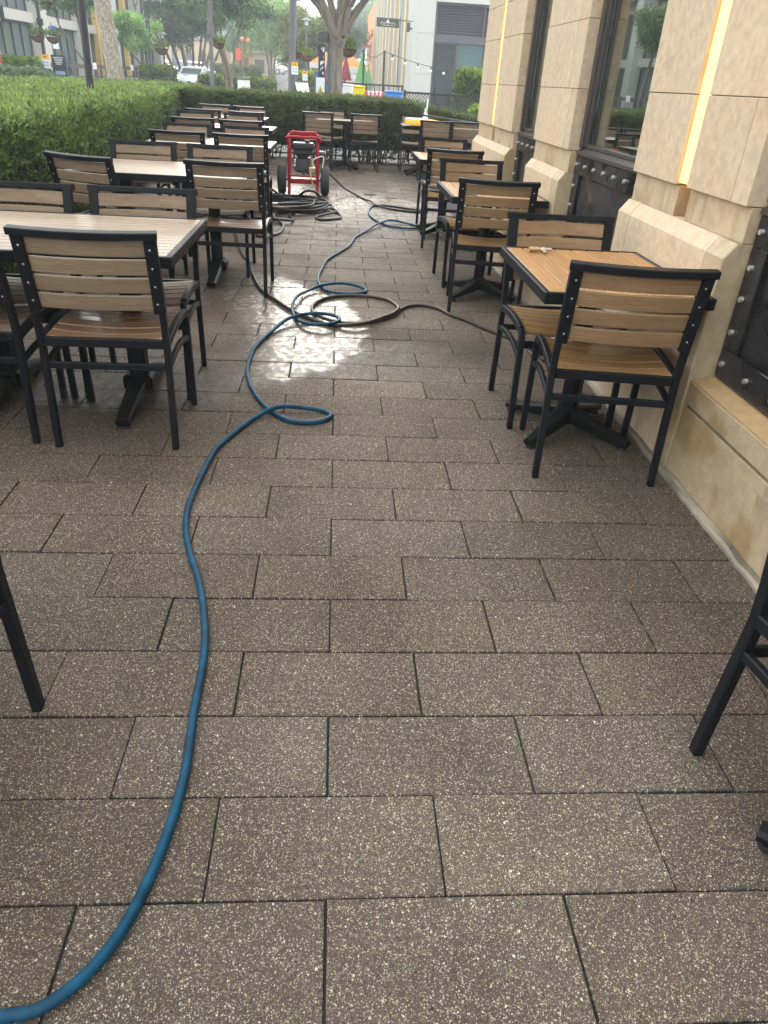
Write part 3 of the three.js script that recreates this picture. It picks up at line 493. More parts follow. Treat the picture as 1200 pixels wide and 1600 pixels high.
/* ---------- hoses, pressure washer, cleaner, nozzle ---------- */
const P2 = (s, h = 0.012) => s.split(' ').map((q) => { const [x, z, y] = q.split(',').map(Number); return V(x, y ?? h, z); });
{
  const g = tube(P2('-0.60,0.2 -0.52,0.19 -0.46,0.18 -0.41,0.14 -0.37,0.08 -0.34,-0.01 -0.32,-0.12 -0.31,-0.27 -0.32,-0.45 -0.33,-0.68 -0.36,-0.85 -0.40,-1.00 -0.44,-1.11 -0.48,-1.25 -0.50,-1.39 -0.50,-1.52 -0.49,-1.70 -0.47,-1.88 -0.42,-2.03 -0.35,-2.18,.016 -0.25,-2.28,.032 -0.12,-2.30,.022 -0.04,-2.29 -0.01,-2.25 -0.04,-2.19 -0.11,-2.16 -0.20,-2.18 -0.29,-2.29 -0.38,-2.50 -0.44,-2.76 -0.45,-2.96 -0.44,-3.17 -0.37,-3.48 -0.27,-3.71,.03 -0.13,-3.80,.036 -0.01,-3.79,.03 0.03,-3.71,.028 0.00,-3.63,.03 -0.09,-3.58,.03 -0.19,-3.63,.024 -0.25,-3.79 -0.28,-3.98,.02 -0.26,-4.19,.034 -0.19,-4.42,.02 -0.09,-4.56,.03 0.08,-4.63,.03 0.22,-4.56 0.20,-4.46 0.07,-4.41 -0.05,-4.46 -0.11,-4.62 -0.13,-4.85 -0.11,-5.15 -0.07,-5.49 0.03,-5.82 0.12,-6.12 0.19,-6.57 0.29,-6.87 0.44,-7.27,.03 0.60,-7.51,.03 0.79,-7.45 0.88,-7.28 0.77,-7.17 0.58,-7.24 0.46,-7.48 0.38,-7.87 0.38,-8.28 0.43,-8.60'), 0.0108, 900, 10);
  tag(mesh('water_hose', g, mat.hoseBlue), 'long blue water hose snaking across the paving with small loops', 'hose');
  const k = tube(P2('0.43,-8.60 0.58,-8.69 0.86,-8.53 1.08,-8.35 0.98,-8.30 0.66,-8.42 0.48,-8.62,.02 0.43,-8.85,.03 0.36,-9.15 0.25,-9.45,.02 0.1,-9.55,.08 -0.02,-9.52,.18 -0.12,-9.5,.26 -0.2,-9.52,.28'), 0.0115, 260, 9);
  tag(mesh('water_hose', k, mat.hoseBlack), 'black hose running from the red pressure washer to the blue hose', 'hose');
  const b = tube(P2('-1.05,-7.2 -0.98,-6.7 -0.92,-6.3 -0.85,-5.88 -0.75,-5.45 -0.68,-5.25 -0.64,-4.95 -0.51,-4.40 -0.39,-4.15 -0.26,-3.90 -0.15,-3.76 -0.01,-3.64 0.10,-3.61,.028 0.21,-3.67,.03 0.30,-3.78,.03 0.38,-3.89,.03 0.42,-4.01,.028 0.42,-4.15 0.37,-4.28 0.30,-4.34 0.14,-4.37 -0.02,-4.31 -0.11,-4.19 -0.15,-4.04 -0.14,-3.91 -0.08,-3.77,.02 0.03,-3.70,.013 0.16,-3.70 0.27,-3.77 0.37,-3.88 0.44,-4.05 0.51,-4.15 0.60,-4.18 0.69,-4.13 0.77,-3.97 0.86,-3.85 0.94,-3.70 1.02,-3.58 1.10,-3.46 1.17,-3.3 1.19,-3.1'), 0.0115, 640, 9);
  tag(mesh('pressure_hose', b, mat.hoseBrown), 'dark brown pressure hose with one round coil on the wet paving', 'hose');
  // the pile of black hose before the washer
  const r = rngOf(9), pts = P2('-0.95,-7.3 -0.78,-6.9 -0.72,-6.38 -0.57,-6.52 -0.53,-6.80 -0.54,-7.05 -0.60,-7.22,.02 -0.66,-7.40,.03 -0.65,-7.61,.03 -0.59,-7.76 -0.47,-7.89 -0.51,-7.61 -0.45,-7.38 -0.50,-7.21,.03 -0.67,-7.24,.03 -0.88,-7.38 -1.05,-7.55');
  for (let k = 0; k < 9; k++) for (let a = 0; a < 7; a++) { const an = 2.6 + a / 7 * 6.2832, rx = 0.34 + 0.16 * r(), rz = 0.30 + 0.24 * r(); pts.push(V(-0.58 + Math.cos(an) * rx + rr(-0.05, 0.05, r), 0.014 + 0.009 * k + 0.02 * r(), -8.15 + Math.sin(an) * rz)); }
  pts.push(...P2('-0.3,-8.4,.05 -0.08,-8.18,.03 0.04,-7.85,.012 0.03,-7.59,.012 -0.17,-7.45,.012 -0.22,-7.62,.012 0.0,-7.98,.03 -0.2,-8.2,.05 -0.5,-8.5,.06 -0.78,-8.5,.08 -0.88,-8.3,.2 -0.93,-8.2,.27 -0.87,-8.25,.28 -0.74,-8.45,.15 -0.6,-8.55,.07 -0.45,-8.5,.1 -0.35,-8.4,.17 -0.25,-8.4,.16 -0.18,-8.5,.08 -0.2,-8.7,.03'));
  tag(mesh('hose_pile', tube(pts, 0.0135, 1500, 8), mat.hoseBlack), 'tangled pile of black hose on the paving before the red pressure washer', 'hose pile');
}
{
  const t = thing('pressure_washer', 'red tubular frame pressure washer cart with black tank and two fat wheels', 'pressure washer', [-0.43, 0, -9.4], 0.03);
  const rt = 0.019;
  for (const s of [-1, 1]) {
    mesh('upright', tube([V(s * 0.18, 0.02, 0.12), V(s * 0.18, 0.045, 0.03), V(s * 0.18, 0.1, 0), V(s * 0.18, 0.3, 0), V(s * 0.18, 0.55, 0), V(s * 0.18, 0.62, -0.02), V(s * 0.18, 0.655, -0.1), V(s * 0.18, 0.655, -0.3), V(s * 0.18, 0.6, -0.4), V(s * 0.18, 0.2, -0.42), V(s * 0.18, 0.14, -0.3), V(s * 0.18, 0.13, 0)], rt, 60, 10), mat.red, t);
    const w = new THREE.Group(); w.name = 'wheel'; w.position.set(s * 0.275, 0.168, -0.03); t.add(w);
    const prof = [[0.07, -0.05], [0.12, -0.055], [0.155, -0.05], [0.167, -0.03], [0.169, 0], [0.167, 0.03], [0.155, 0.05], [0.12, 0.055], [0.07, 0.05]].map(([a, b]) => new THREE.Vector2(a, b));
    const lg = new THREE.LatheGeometry(prof, 36); lg.rotateZ(Math.PI / 2); mesh('tyre', lg, mat.rubber, w);
    const rim = new THREE.CylinderGeometry(0.075, 0.075, 0.07, 20); rim.rotateZ(Math.PI / 2); const hb = new THREE.CylinderGeometry(0.02, 0.02, 0.12, 12); hb.rotateZ(Math.PI / 2); mesh('rim', [rim, hb], mat.engine, w);
  }
  const ax = new THREE.CylinderGeometry(0.012, 0.012, 0.5, 12); ax.rotateZ(Math.PI / 2); ax.translate(0, 0.168, -0.03); mesh('axle', ax, mat.engine, t);
  mesh('crossbar', [cb(0.35, 0.05, 0.014, 0, 0.15, 0.012)], mat.red, t);
  mesh('crossbar', tube([V(-0.18, 0.215, 0), V(0, 0.215, 0.005), V(0.18, 0.215, 0)], 0.012, 8, 8), mat.red, t);
  mesh('base_plate', [cb(0.34, 0.012, 0.4, 0, 0.16, -0.2)], mat.red, t);
  mesh('handle', [tube([V(-0.2, 0.6, -0.01), V(-0.21, 0.645, 0.03), V(-0.17, 0.66, 0.045), V(0, 0.66, 0.05), V(0.17, 0.66, 0.045), V(0.21, 0.645, 0.03), V(0.2, 0.6, -0.01)], 0.018, 40, 10), tube([V(-0.17, 0.655, -0.05), V(-0.155, 0.70, -0.05), V(0, 0.705, -0.05), V(0.155, 0.70, -0.05), V(0.17, 0.655, -0.05)], 0.017, 30, 10), cb(0.3, 0.02, 0.09, 0, 0.69, -0.08, 0.008), cb(0.03, 0.08, 0.1, 0.185, 0.655, -0.01, 0.01)], mat.red, t);
  mesh('fuel_tank', [cb(0.29, 0.075, 0.26, 0, 0.55, -0.18, 0.02), cb(0.27, 0.06, 0.24, 0, 0.48, -0.18, 0.018), cyl(0.03, 0.03, 0.03, 0.05, 0.6, -0.18, 14)], mat.blackPlastic, t);
  const eng = [cb(0.2, 0.17, 0.2, 0, 0.33, -0.2, 0.015), cyl(0.045, 0.11, 0.1, -0.01, 0.43, -0.16, 18)];
  for (let k = 0; k < 5; k++) eng.push(cb(0.23, 0.008, 0.16, 0, 0.26 + k * 0.03, -0.18, 0.002));
  const e2 = new THREE.CylinderGeometry(0.062, 0.07, 0.06, 20); e2.rotateX(Math.PI / 2); e2.translate(-0.03, 0.33, -0.07); eng.push(e2);
  const fl = new THREE.CylinderGeometry(0.03, 0.03, 0.05, 6); fl.rotateX(Math.PI / 2); fl.translate(-0.03, 0.32, -0.04); eng.push(fl);
  const rv = rngOf(3); for (let k = 0; k < 14; k++) eng.push(cb(0.03 + 0.02 * rv(), 0.02 + 0.02 * rv(), 0.03, rr(-0.13, 0.12, rv), rr(0.24, 0.42, rv), rr(-0.1, -0.05, rv), 0.004));
  mesh('engine', eng, mat.engine, t);
  mesh('pump', [cb(0.09, 0.07, 0.08, 0.11, 0.285, -0.05, 0.01), cyl(0.018, 0.018, 0.09, 0.1, 0.37, -0.05, 10), cyl(0.012, 0.012, 0.05, 0.085, 0.245, -0.02, 8), cyl(0.012, 0.012, 0.05, 0.13, 0.245, -0.02, 8)], mat.brass, t);
  mesh('muffler', [cb(0.11, 0.14, 0.18, 0.23, 0.42, -0.28, 0.02)], mat.engine, t);
  const gr = []; for (let k = 0; k < 7; k++) { gr.push(cb(0.003, 0.2, 0.003, 0.17 + k * 0.02, 0.45, -0.17), cb(0.13, 0.003, 0.003, 0.23, 0.36 + k * 0.03, -0.168)); } mesh('muffler_guard', gr, mat.base, t);
  mesh('spray_lance', tube([V(0.13, 0.33, 0.02), V(0.12, 0.4, 0.03), V(0.15, 0.425, 0.03), V(0.24, 0.455, 0.02), V(0.255, 0.44, 0.02), V(0.25, 0.37, 0.02), V(0.22, 0.24, 0.02), V(0.2, 0.19, 0.02)], 0.006, 50, 8), mat.white, t);
  mesh('drain_tube', tube([V(0.09, 0.27, 0), V(0.1, 0.2, 0.03), V(0.14, 0.08, 0.07), V(0.165, 0.02, 0.11)], 0.007, 24, 8), mat.brass, t);
}
{
  const t = thing('surface_cleaner', 'yellow round surface cleaner with grey swivel and black wand lying on the table', 'surface cleaner', [1.36, 0.742, -12.05], 0.3);
  t.rotation.z = -0.05; t.scale.setScalar(1.18);
  const sh = new THREE.LatheGeometry([[0.001, 0.085], [0.1, 0.083], [0.25, 0.07], [0.268, 0.055], [0.27, 0.0], [0.262, 0.0]].map(([a, b]) => new THREE.Vector2(a, b)), 40); mesh('deck', sh, mat.yellow, t);
  mesh('brush_skirt', [cyl(0.262, 0.262, 0.02, 0, 0.009, 0, 36)], mat.blackPlastic, t);
  mesh('swivel', [cyl(0.04, 0.03, 0.06, 0, 0.11, 0, 14), cyl(0.022, 0.022, 0.07, 0, 0.17, 0, 12), cyl(0.012, 0.008, 0.12, 0.01, 0.25, 0, 8)], mat.chrome, t);
  mesh('wand', [tube([V(-0.04, 0.12, 0.02), V(0.2, 0.11, 0.05), V(0.7, 0.09, 0.1), V(1.05, 0.075, 0.14)], 0.014, 24, 8), tube([V(0.2, 0.12, 0.02), V(0.16, 0.25, 0.0), V(0.1, 0.38, -0.02), V(0.09, 0.46, 0)], 0.007, 20, 6)], mat.blackPlastic, t);
}
{
  const t = thing('spray_nozzle', 'small brass hose coupling lying on the nearest wall table', 'nozzle', [0.89, 0.7165, -2.47], 0.1);
  const seg = (r, l, x) => { const g = new THREE.CylinderGeometry(r, r, l, 14); g.rotateZ(Math.PI / 2); g.translate(x, 0.0115, 0); return g; };
  mesh('coupling', [seg(0.011, 0.03, -0.035), seg(0.008, 0.03, -0.008), seg(0.011, 0.008, -0.012)], mat.brass, t);
  mesh('valve', [seg(0.0075, 0.035, 0.035), seg(0.0105, 0.016, 0.012), plain(new THREE.CylinderGeometry(0.006, 0.006, 0.03, 10).rotateX(1.3).translate(0.012, 0.009, 0.014)), cb(0.012, 0.006, 0.02, 0.012, 0.009, 0.028, 0.002)], mat.chrome, t);
}
tag(mesh('hose_scrap', tube(P2('0.8,-4.2,.722 0.83,-4.23,.722 0.87,-4.22,.722 0.9,-4.2,.722'), 0.004, 20, 6), mat.hoseBrown), 'little brown twist of cord on the second wall table', 'cord');

/* ---------- hedges and trees ---------- */
function sprig(n, rad, len, wid, sd, up = 0.35) {
  const r = rngOf(sd), P = [];
  for (let k = 0; k < n; k++) {
    const d = V(r() - 0.5, r() - 0.5 + up, r() - 0.5).normalize(), b = d.clone().multiplyScalar(rad * (0.15 + 0.75 * r())), a = V(r() - 0.5, r() - 0.5 + up, r() - 0.5).normalize().lerp(d, 0.4).normalize();
    const s = V(0, 0, 0).crossVectors(a, V(r() - 0.5, r() - 0.5, r() - 0.5)).normalize(), q = V(0, 0, 0).crossVectors(s, a), L = len * (0.75 + 0.5 * r()), w = wid * (0.8 + 0.4 * r());
    const m = b.clone().addScaledVector(a, L * 0.45), tip = b.clone().addScaledVector(a, L), l = m.clone().addScaledVector(s, w / 2).addScaledVector(q, w * 0.18), e = m.clone().addScaledVector(s, -w / 2).addScaledVector(q, w * 0.18);
    P.push(b, l, tip, b, tip, e);
  }
  const g = new THREE.BufferGeometry().setFromPoints(P); g.computeVertexNormals(); return g;
}
const hedgeSprig = sprig(9, 0.055, 0.034, 0.017, 41), treeSprig = sprig(12, 0.26, 0.15, 0.07, 42, 0.05), bushSprig = sprig(9, 0.09, 0.07, 0.035, 43), farSprig = sprig(11, 0.55, 0.4, 0.22, 44, 0.05), flowerSprig = sprig(10, 0.16, 0.12, 0.05, 45);
const QA = new THREE.Quaternion(), EA = new THREE.Euler(), MA = new THREE.Matrix4();
function scatter(name, g, list, parent, kind) {  // list of [x, y, z, scale, r, g, b]
  const o = new THREE.InstancedMesh(g, mat.leaf, list.length), c = new THREE.Color(); o.name = name; const r = rngOf(list.length);
  list.forEach((p, i) => { EA.set(r() * 1.2 - 0.6, r() * 6.28, r() * 1.2 - 0.6); QA.setFromEuler(EA); MA.compose(V(p[0], p[1], p[2]), QA, V(p[3], p[3], p[3])); o.setMatrixAt(i, MA); o.setColorAt(i, c.setRGB(p[4], p[5], p[6])); });
  o.castShadow = o.receiveShadow = true; if (kind) o.userData.kind = kind; parent.add(o); return o;
}
const tone = (r, A, B, t) => { const k = Math.min(1, Math.max(0, t + (r() - 0.5) * 0.5)), b = 0.75 + 0.5 * r(); return [lerp(A[0], B[0], k) * b, lerp(A[1], B[1], k) * b, lerp(A[2], B[2], k) * b]; };
const inPoly = (P, x, z) => { let c = false; for (let i = 0, j = P.length - 1; i < P.length; j = i++) if ((P[i][1] > z) !== (P[j][1] > z) && x < (P[j][0] - P[i][0]) * (z - P[i][1]) / (P[j][1] - P[i][1]) + P[i][0]) c = !c; return c; };
const edgeDist = (P, x, z) => { let m = 9; for (let i = 0, j = P.length - 1; i < P.length; j = i++) { const ax = P[j][0], az = P[j][1], bx = P[i][0] - ax, bz = P[i][1] - az, t = Math.min(1, Math.max(0, ((x - ax) * bx + (z - az) * bz) / (bx * bx + bz * bz))); m = Math.min(m, Math.hypot(x - ax - bx * t, z - az - bz * t)); } return m; };
function hedge(label, poly, H, dens, o = {}) {  // poly of [x, z]; H(x, z) = top; dens(x, z) per square metre
  const t = thing('hedge', label, 'hedge', [0, 0, 0], 0, o.group), r = rngOf(o.seed ?? 50), list = [], xs = poly.map((p) => p[0]), zs = poly.map((p) => p[1]), x0 = Math.min(...xs), x1 = Math.max(...xs), z0 = Math.min(...zs), z1 = Math.max(...zs), A = (o.a ?? [0.042, 0.07, 0.03]).map((v) => v * 1.25), B = (o.b ?? [0.25, 0.335, 0.1]).map((v) => v * 1.5), s0 = o.s ?? 1;
  const maxD = o.max ?? 1500, N = (x1 - x0) * (z1 - z0) * maxD;
  const topAt = (x, z) => { const e = edgeDist(poly, x, z), rd = o.round ?? 0.14; return H(x, z) - (e < rd ? (rd - Math.sqrt(Math.max(0, rd * rd - (rd - e) ** 2))) : 0) + 0.035 * fbm(x * 2.1, z * 2.1, 3, 3); };
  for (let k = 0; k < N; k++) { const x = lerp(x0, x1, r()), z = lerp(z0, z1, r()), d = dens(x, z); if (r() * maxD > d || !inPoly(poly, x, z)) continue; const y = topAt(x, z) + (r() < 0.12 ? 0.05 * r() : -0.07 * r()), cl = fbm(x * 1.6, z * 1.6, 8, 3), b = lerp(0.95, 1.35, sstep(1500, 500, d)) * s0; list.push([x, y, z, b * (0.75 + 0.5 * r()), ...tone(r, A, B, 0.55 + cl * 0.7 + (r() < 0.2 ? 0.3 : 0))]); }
  for (let i = 0; i < poly.length; i++) {
    const [ax, az] = poly[i], [bx, bz] = poly[(i + 1) % poly.length], L = Math.hypot(bx - ax, bz - az), h = H(ax, az), mx = (ax + bx) / 2, mz = (az + bz) / 2; if (o.skip?.includes(i)) continue;
    const nx = (bz - az) / L, nz = -(bx - ax) / L, sg = inPoly(poly, mx + nx * 0.02, mz + nz * 0.02) ? 1 : -1;
    const n = L * h * Math.min(2300, (o.side ?? 1) * Math.max(...[0.1, 0.5, 0.9].map((u) => dens(lerp(ax, bx, u), lerp(az, bz, u)))));
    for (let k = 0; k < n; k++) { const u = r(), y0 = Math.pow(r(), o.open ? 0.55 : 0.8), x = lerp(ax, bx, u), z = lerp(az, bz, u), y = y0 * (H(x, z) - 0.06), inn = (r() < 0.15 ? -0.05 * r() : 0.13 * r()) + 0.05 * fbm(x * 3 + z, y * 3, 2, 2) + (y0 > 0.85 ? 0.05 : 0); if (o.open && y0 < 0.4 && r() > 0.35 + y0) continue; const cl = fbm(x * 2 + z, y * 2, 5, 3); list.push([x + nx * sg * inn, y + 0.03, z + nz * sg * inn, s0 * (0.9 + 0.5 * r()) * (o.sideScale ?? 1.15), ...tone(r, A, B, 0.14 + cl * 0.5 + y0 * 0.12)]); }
  }
  const cx = xs.reduce((a, b) => a + b) / xs.length, cz = zs.reduce((a, b) => a + b) / zs.length, ins = o.inset ?? 0.13;
  const sh = new THREE.Shape(poly.map(([x, z]) => { const dx = cx - x, dz = cz - z, d = Math.hypot(dx, dz); return new THREE.Vector2(x + dx / d * ins * 1.3, -(z + dz / d * ins * 1.3)); }));
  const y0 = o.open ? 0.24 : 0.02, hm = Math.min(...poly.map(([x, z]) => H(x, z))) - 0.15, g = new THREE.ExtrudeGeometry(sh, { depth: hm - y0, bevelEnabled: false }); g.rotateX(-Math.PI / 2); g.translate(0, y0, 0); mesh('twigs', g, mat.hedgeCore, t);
  if (o.stems) { const st = []; for (let k = 0; k < o.stems; k++) { let x, z; do { x = lerp(x0, x1, r()); z = lerp(z0, z1, r()); } while (!inPoly(poly, x, z)); st.push(limb([V(x, -0.02, z), V(x + rr(-0.05, 0.05, r), 0.2, z + rr(-0.05, 0.05, r)), V(x + rr(-0.14, 0.14, r), 0.5, z + rr(-0.12, 0.12, r))], [0.016, 0.011, 0.008], 5)); } mesh('stems', st, mat.stem, t).userData.kind = 'stuff'; }
  scatter('foliage', o.sprig ?? hedgeSprig, list, t, 'stuff'); return t;
}
hedge('wide flat-topped green hedge bed running along the row of long tables', [[-2.02, 1.2], [-2.1, -3], [-2.25, -6], [-2.5, -10], [-2.72, -13.6], [-2.9, -18.2], [-3.8, -19.4], [-5.0, -19.2], [-5.6, -17], [-6.3, -14.2], [-6.9, -11], [-7.2, 1.2]],
  () => 0.94, (x, z) => (z > -1.5 || x < -4.3 + z * 0.27 || x < -6.6) ? 60 : lerp(2300, 850, sstep(-4, -13, z)), { seed: 51, max: 2300, sideScale: 1.0 });
const backTop = (x) => 0.98 - 0.2 * sstep(1.0, 2.7, x);
hedge('trimmed dark green hedge closing the far end of the patio', [[-2.75, -13.62], [-0.5, -13.6], [1.5, -13.62], [3.3, -13.7], [3.4, -14.9], [1.4, -15.1], [-0.5, -15.1], [-2.75, -15.1]], (x) => backTop(x), () => 1500, { seed: 52, open: true, stems: 110, side: 1.2, a: [0.03, 0.05, 0.022], b: [0.16, 0.20, 0.075], max: 1500 });
const boxHedge = (label, x0, x1, z0, z1, h, d, o) => hedge(label, [[x0, z1], [x1, z1], [x1, z0], [x0, z0]], () => h, () => d, { sprig: bushSprig, round: 0.18, inset: 0.2, ...o });
const BG = { a: [0.04, 0.09, 0.02], b: [0.27, 0.36, 0.06] };
boxHedge('tall clipped box hedge standing by the dark shop window beyond the patio', 4.05, 5.4, -28.2, -27, 1.66, 350, { seed: 53, ...BG });
boxHedge('low bright green bush just past the restaurant corner', 3.45, 5.2, -20.6, -19.4, 0.78, 350, { seed: 54, a: [0.05, 0.12, 0.02], b: [0.3, 0.42, 0.06] });
boxHedge('clipped block hedge beside the red sign', -14.0, -11.5, -33.5, -32, 1.14, 260, { seed: 55, ...BG, s: 1.3 });
boxHedge('clipped bright hedge beside the oncoming white car', -11.7, -10.05, -52, -50, 1.12, 160, { seed: 56, ...BG, s: 1.6 });
boxHedge('long low hedge in the street planting behind the back hedge', -7.6, -3.6, -47, -45.6, 0.85, 110, { seed: 57, ...BG, s: 1.6 });
boxHedge('low rounded hedge by the road bend behind the grey lamp post', -13.4, -8.6, -92, -90, 1.5, 60, { seed: 58, ...BG, s: 2.4 });
boxHedge('yellow-green planter hedge near the hanging flower baskets', -2.6, -0.7, -52, -51, 1.35, 120, { seed: 59, a: [0.12, 0.18, 0.02], b: [0.42, 0.48, 0.05], s: 1.5 });
boxHedge('loose grey-green shrubs at the foot of the block hedge', -12.3, -10.0, -29.4, -28, 0.85, 260, { seed: 60, a: [0.07, 0.12, 0.06], b: [0.2, 0.28, 0.14], s: 1.3 });

function leafy(parent, clumps, per, o) {
  const r = rngOf(o.seed), list = [], A0 = o.a ?? [0.045, 0.085, 0.03], B0 = o.b ?? [0.17, 0.23, 0.07], A = A0.map((v, i) => v * [2.0, 2.1, 2.5][i]), B = B0.map((v, i) => v * [1.95, 1.95, 2.5][i]);
  for (const [x, y, z, rad] of clumps) { const ct = r(); for (let k = 0; k < per; k++) { const d = V(r() - 0.5, r() - 0.5, r() - 0.5).normalize().multiplyScalar(rad * Math.pow(r(), 0.45)); list.push([x + d.x, y + d.y * 0.8, z + d.z, (o.s ?? 1) * (0.7 + 0.6 * r()), ...tone(r, A, B, ct * 0.8 + d.y / rad * 0.12)]); } }
  return scatter('crown', o.sprig ?? treeSprig, list, parent, o.kind);
}
// trunk(s) given; branches grown from their ends; leaf clumps in an ellipsoid
function tree(label, p, trunks, crown, o = {}) {
  const t = thing('street_tree', label, 'tree', p, 0, o.group), r = rngOf(o.seed ?? 70), wood = [], twigs = [], ends = [];
  for (const [pts, rad] of trunks) { const c = curve(pts.map((q) => V(...q)), pts.length * 5), rs = c.map((_, i) => { const u = i / (c.length - 1) * (rad.length - 1), k = Math.min(rad.length - 2, Math.floor(u)); return lerp(rad[k], rad[k + 1], u - k); }); wood.push(limb(c, rs, 10, o.wob ?? 0.12)); ends.push([c[c.length - 1], c[c.length - 1].clone().sub(c[c.length - 4]).normalize(), rs[rs.length - 1]]); }
  const grow = (a, d, rad, dep) => { if (!dep) return; const n = 2 + (r() < 0.4 ? 1 : 0); for (let k = 0; k < n; k++) { const q = d.clone().add(V(rr(-0.8, 0.8, r), rr(-0.15, 0.5, r), rr(-0.8, 0.8, r))).normalize(), L = (o.bl ?? 1) * rr(0.8, 1.3, r) * (0.5 + dep * 0.3), m = a.clone().addScaledVector(q, L * 0.5).add(V(rr(-0.1, 0.1, r), 0.04, rr(-0.1, 0.1, r))), e = a.clone().addScaledVector(q, L); twigs.push(limb([a, m, e], [rad * 0.8, rad * 0.62, rad * 0.45], 5)); grow(e, q, rad * 0.5, dep - 1); } };
  ends.forEach(([e, d, rad]) => grow(e, d, rad, o.depth ?? 2));
  mesh('trunk', wood, o.bark ?? mat.bark, t); if (twigs.length) mesh('branches', twigs, o.bark ?? mat.bark, t);
  if (crown) { const cl = []; const [cx, cy, cz, rx, ry, rz, n, per, cr] = crown; for (let k = 0; k < n; k++) { const d = V(r() - 0.5, r() - 0.5, r() - 0.5).normalize().multiplyScalar(Math.pow(r(), 0.5)); cl.push([cx + d.x * rx, cy + d.y * ry, cz + d.z * rz, cr * rr(0.6, 1.2, r)]); } leafy(t, cl, per, { seed: (o.seed ?? 70) + 1, ...o }); }
  return t;
}
tree('grey-barked tree forking into four limbs right behind the back hedge', [-0.04, 0, -19], [
  [[[0, -0.05, 0], [0, 0.6, 0.02], [-0.01, 1.3, 0], [-0.01, 2.05, 0]], [0.165, 0.135, 0.125, 0.15]],
  [[[-0.03, 1.95, 0], [-0.18, 2.35, 0.02], [-0.42, 2.65, 0.05], [-0.95, 3.15, 0.1], [-1.6, 4.1, 0.2]], [0.1, 0.08, 0.068, 0.06, 0.05]],
  [[[-0.05, 1.95, -0.02], [-0.1, 2.5, -0.1], [-0.3, 3.2, -0.3], [-0.4, 4.4, -0.5]], [0.11, 0.08, 0.07, 0.05]],
  [[[0.02, 1.95, 0], [0.05, 2.5, -0.05], [0.08, 3.2, -0.1], [0.1, 4.6, -0.1]], [0.12, 0.1, 0.09, 0.06]],
  [[[0.06, 1.95, 0.02], [0.24, 2.35, 0.05], [0.55, 2.78, 0.1], [0.95, 3.2, 0.2], [1.7, 4.2, 0.3]], [0.1, 0.085, 0.076, 0.066, 0.05]],
  [[[0.03, 1.9, 0.06], [0.16, 2.2, 0.14], [0.24, 2.6, 0.2], [0.5, 3.1, 0.3], [0.8, 4.3, 0.4]], [0.07, 0.06, 0.055, 0.05, 0.04]],
], [0, 7.2, 0, 4.2, 1.7, 3.6, 40, 36, 0.75], { seed: 71, depth: 2, bl: 1.3 });
tree('thick mottled tree trunk rising out of the wide hedge bed', [-4.72, 0, -17.5], [[[[0, -0.05, 0], [-0.02, 0.8, 0], [-0.07, 1.8, 0.03], [-0.16, 2.8, 0.02], [-0.2, 4.6, 0]], [0.21, 0.178, 0.16, 0.148, 0.13]]], [-0.3, 6.4, 0, 2.6, 1.5, 2.6, 36, 45, 0.8], { seed: 73, depth: 2, bl: 1.5, bark: mat.barkMottled });
tree('slim young tree before the glass shopfront', [-10.9, 0, -37], [[[[0, 0, 0], [0, 1.2, 0], [-0.1, 2.2, 0], [-0.2, 3, 0]], [0.1, 0.085, 0.07, 0.06]], [[[0, 1.1, 0], [-0.6, 1.9, 0], [-1.0, 2.6, 0.1]], [0.05, 0.04, 0.03]]], [-0.5, 3.7, 0.2, 1.7, 0.75, 1.4, 26, 60, 0.5], { seed: 75, a: [0.06, 0.11, 0.05], b: [0.2, 0.28, 0.1] });
tree('leafy tree hanging over the near end of the shopfront', [-13.9, 0, -31], [[[[0, 0, 0], [0.05, 1.5, 0], [0.1, 3.4, 0]], [0.12, 0.1, 0.08]]], [1.9, 3.95, 0, 2.2, 0.7, 1.5, 20, 55, 0.5], { seed: 77, a: [0.06, 0.11, 0.05], b: [0.2, 0.28, 0.1] });
tree('light green young tree under the red shop letters', [-11.9, 0, -52], [[[[0, 0, 0], [-0.05, 1.4, 0], [-0.1, 2.8, 0], [-0.2, 4.2, 0]], [0.13, 0.11, 0.08, 0.05]], [[[-0.02, 1.2, 0], [-0.5, 1.7, 0], [-1.2, 2.5, 0.1]], [0.06, 0.05, 0.03]]], [-0.4, 3.0, 0, 1.6, 0.95, 1.5, 22, 50, 0.5], { seed: 79, a: [0.08, 0.16, 0.05], b: [0.26, 0.38, 0.1] });
{ const tr = []; const r = rngOf(81); for (let k = 0; k < 9; k++) { const x = -1.2 + k * 0.32, z = rr(-0.9, 0.9, r), e = (k - 4) * 0.34; tr.push([[[x, 0, z], [x + rr(-0.08, 0.08, r), 1.0, z], [x + e * 0.4, 2.4, z * 1.2], [x + e * 1.1, 4.0, z * 1.6]], [0.13, 0.11, 0.09, 0.06]]); }
  tree('big dark clump of many-stemmed trees behind the oncoming car', [-10.9, 0, -63], tr, [-0.2, 5.1, 0, 2.9, 2.5, 2.4, 70, 70, 0.75], { seed: 81, bark: mat.barkTan, depth: 1, a: [0.03, 0.065, 0.035], b: [0.13, 0.19, 0.085] }); }
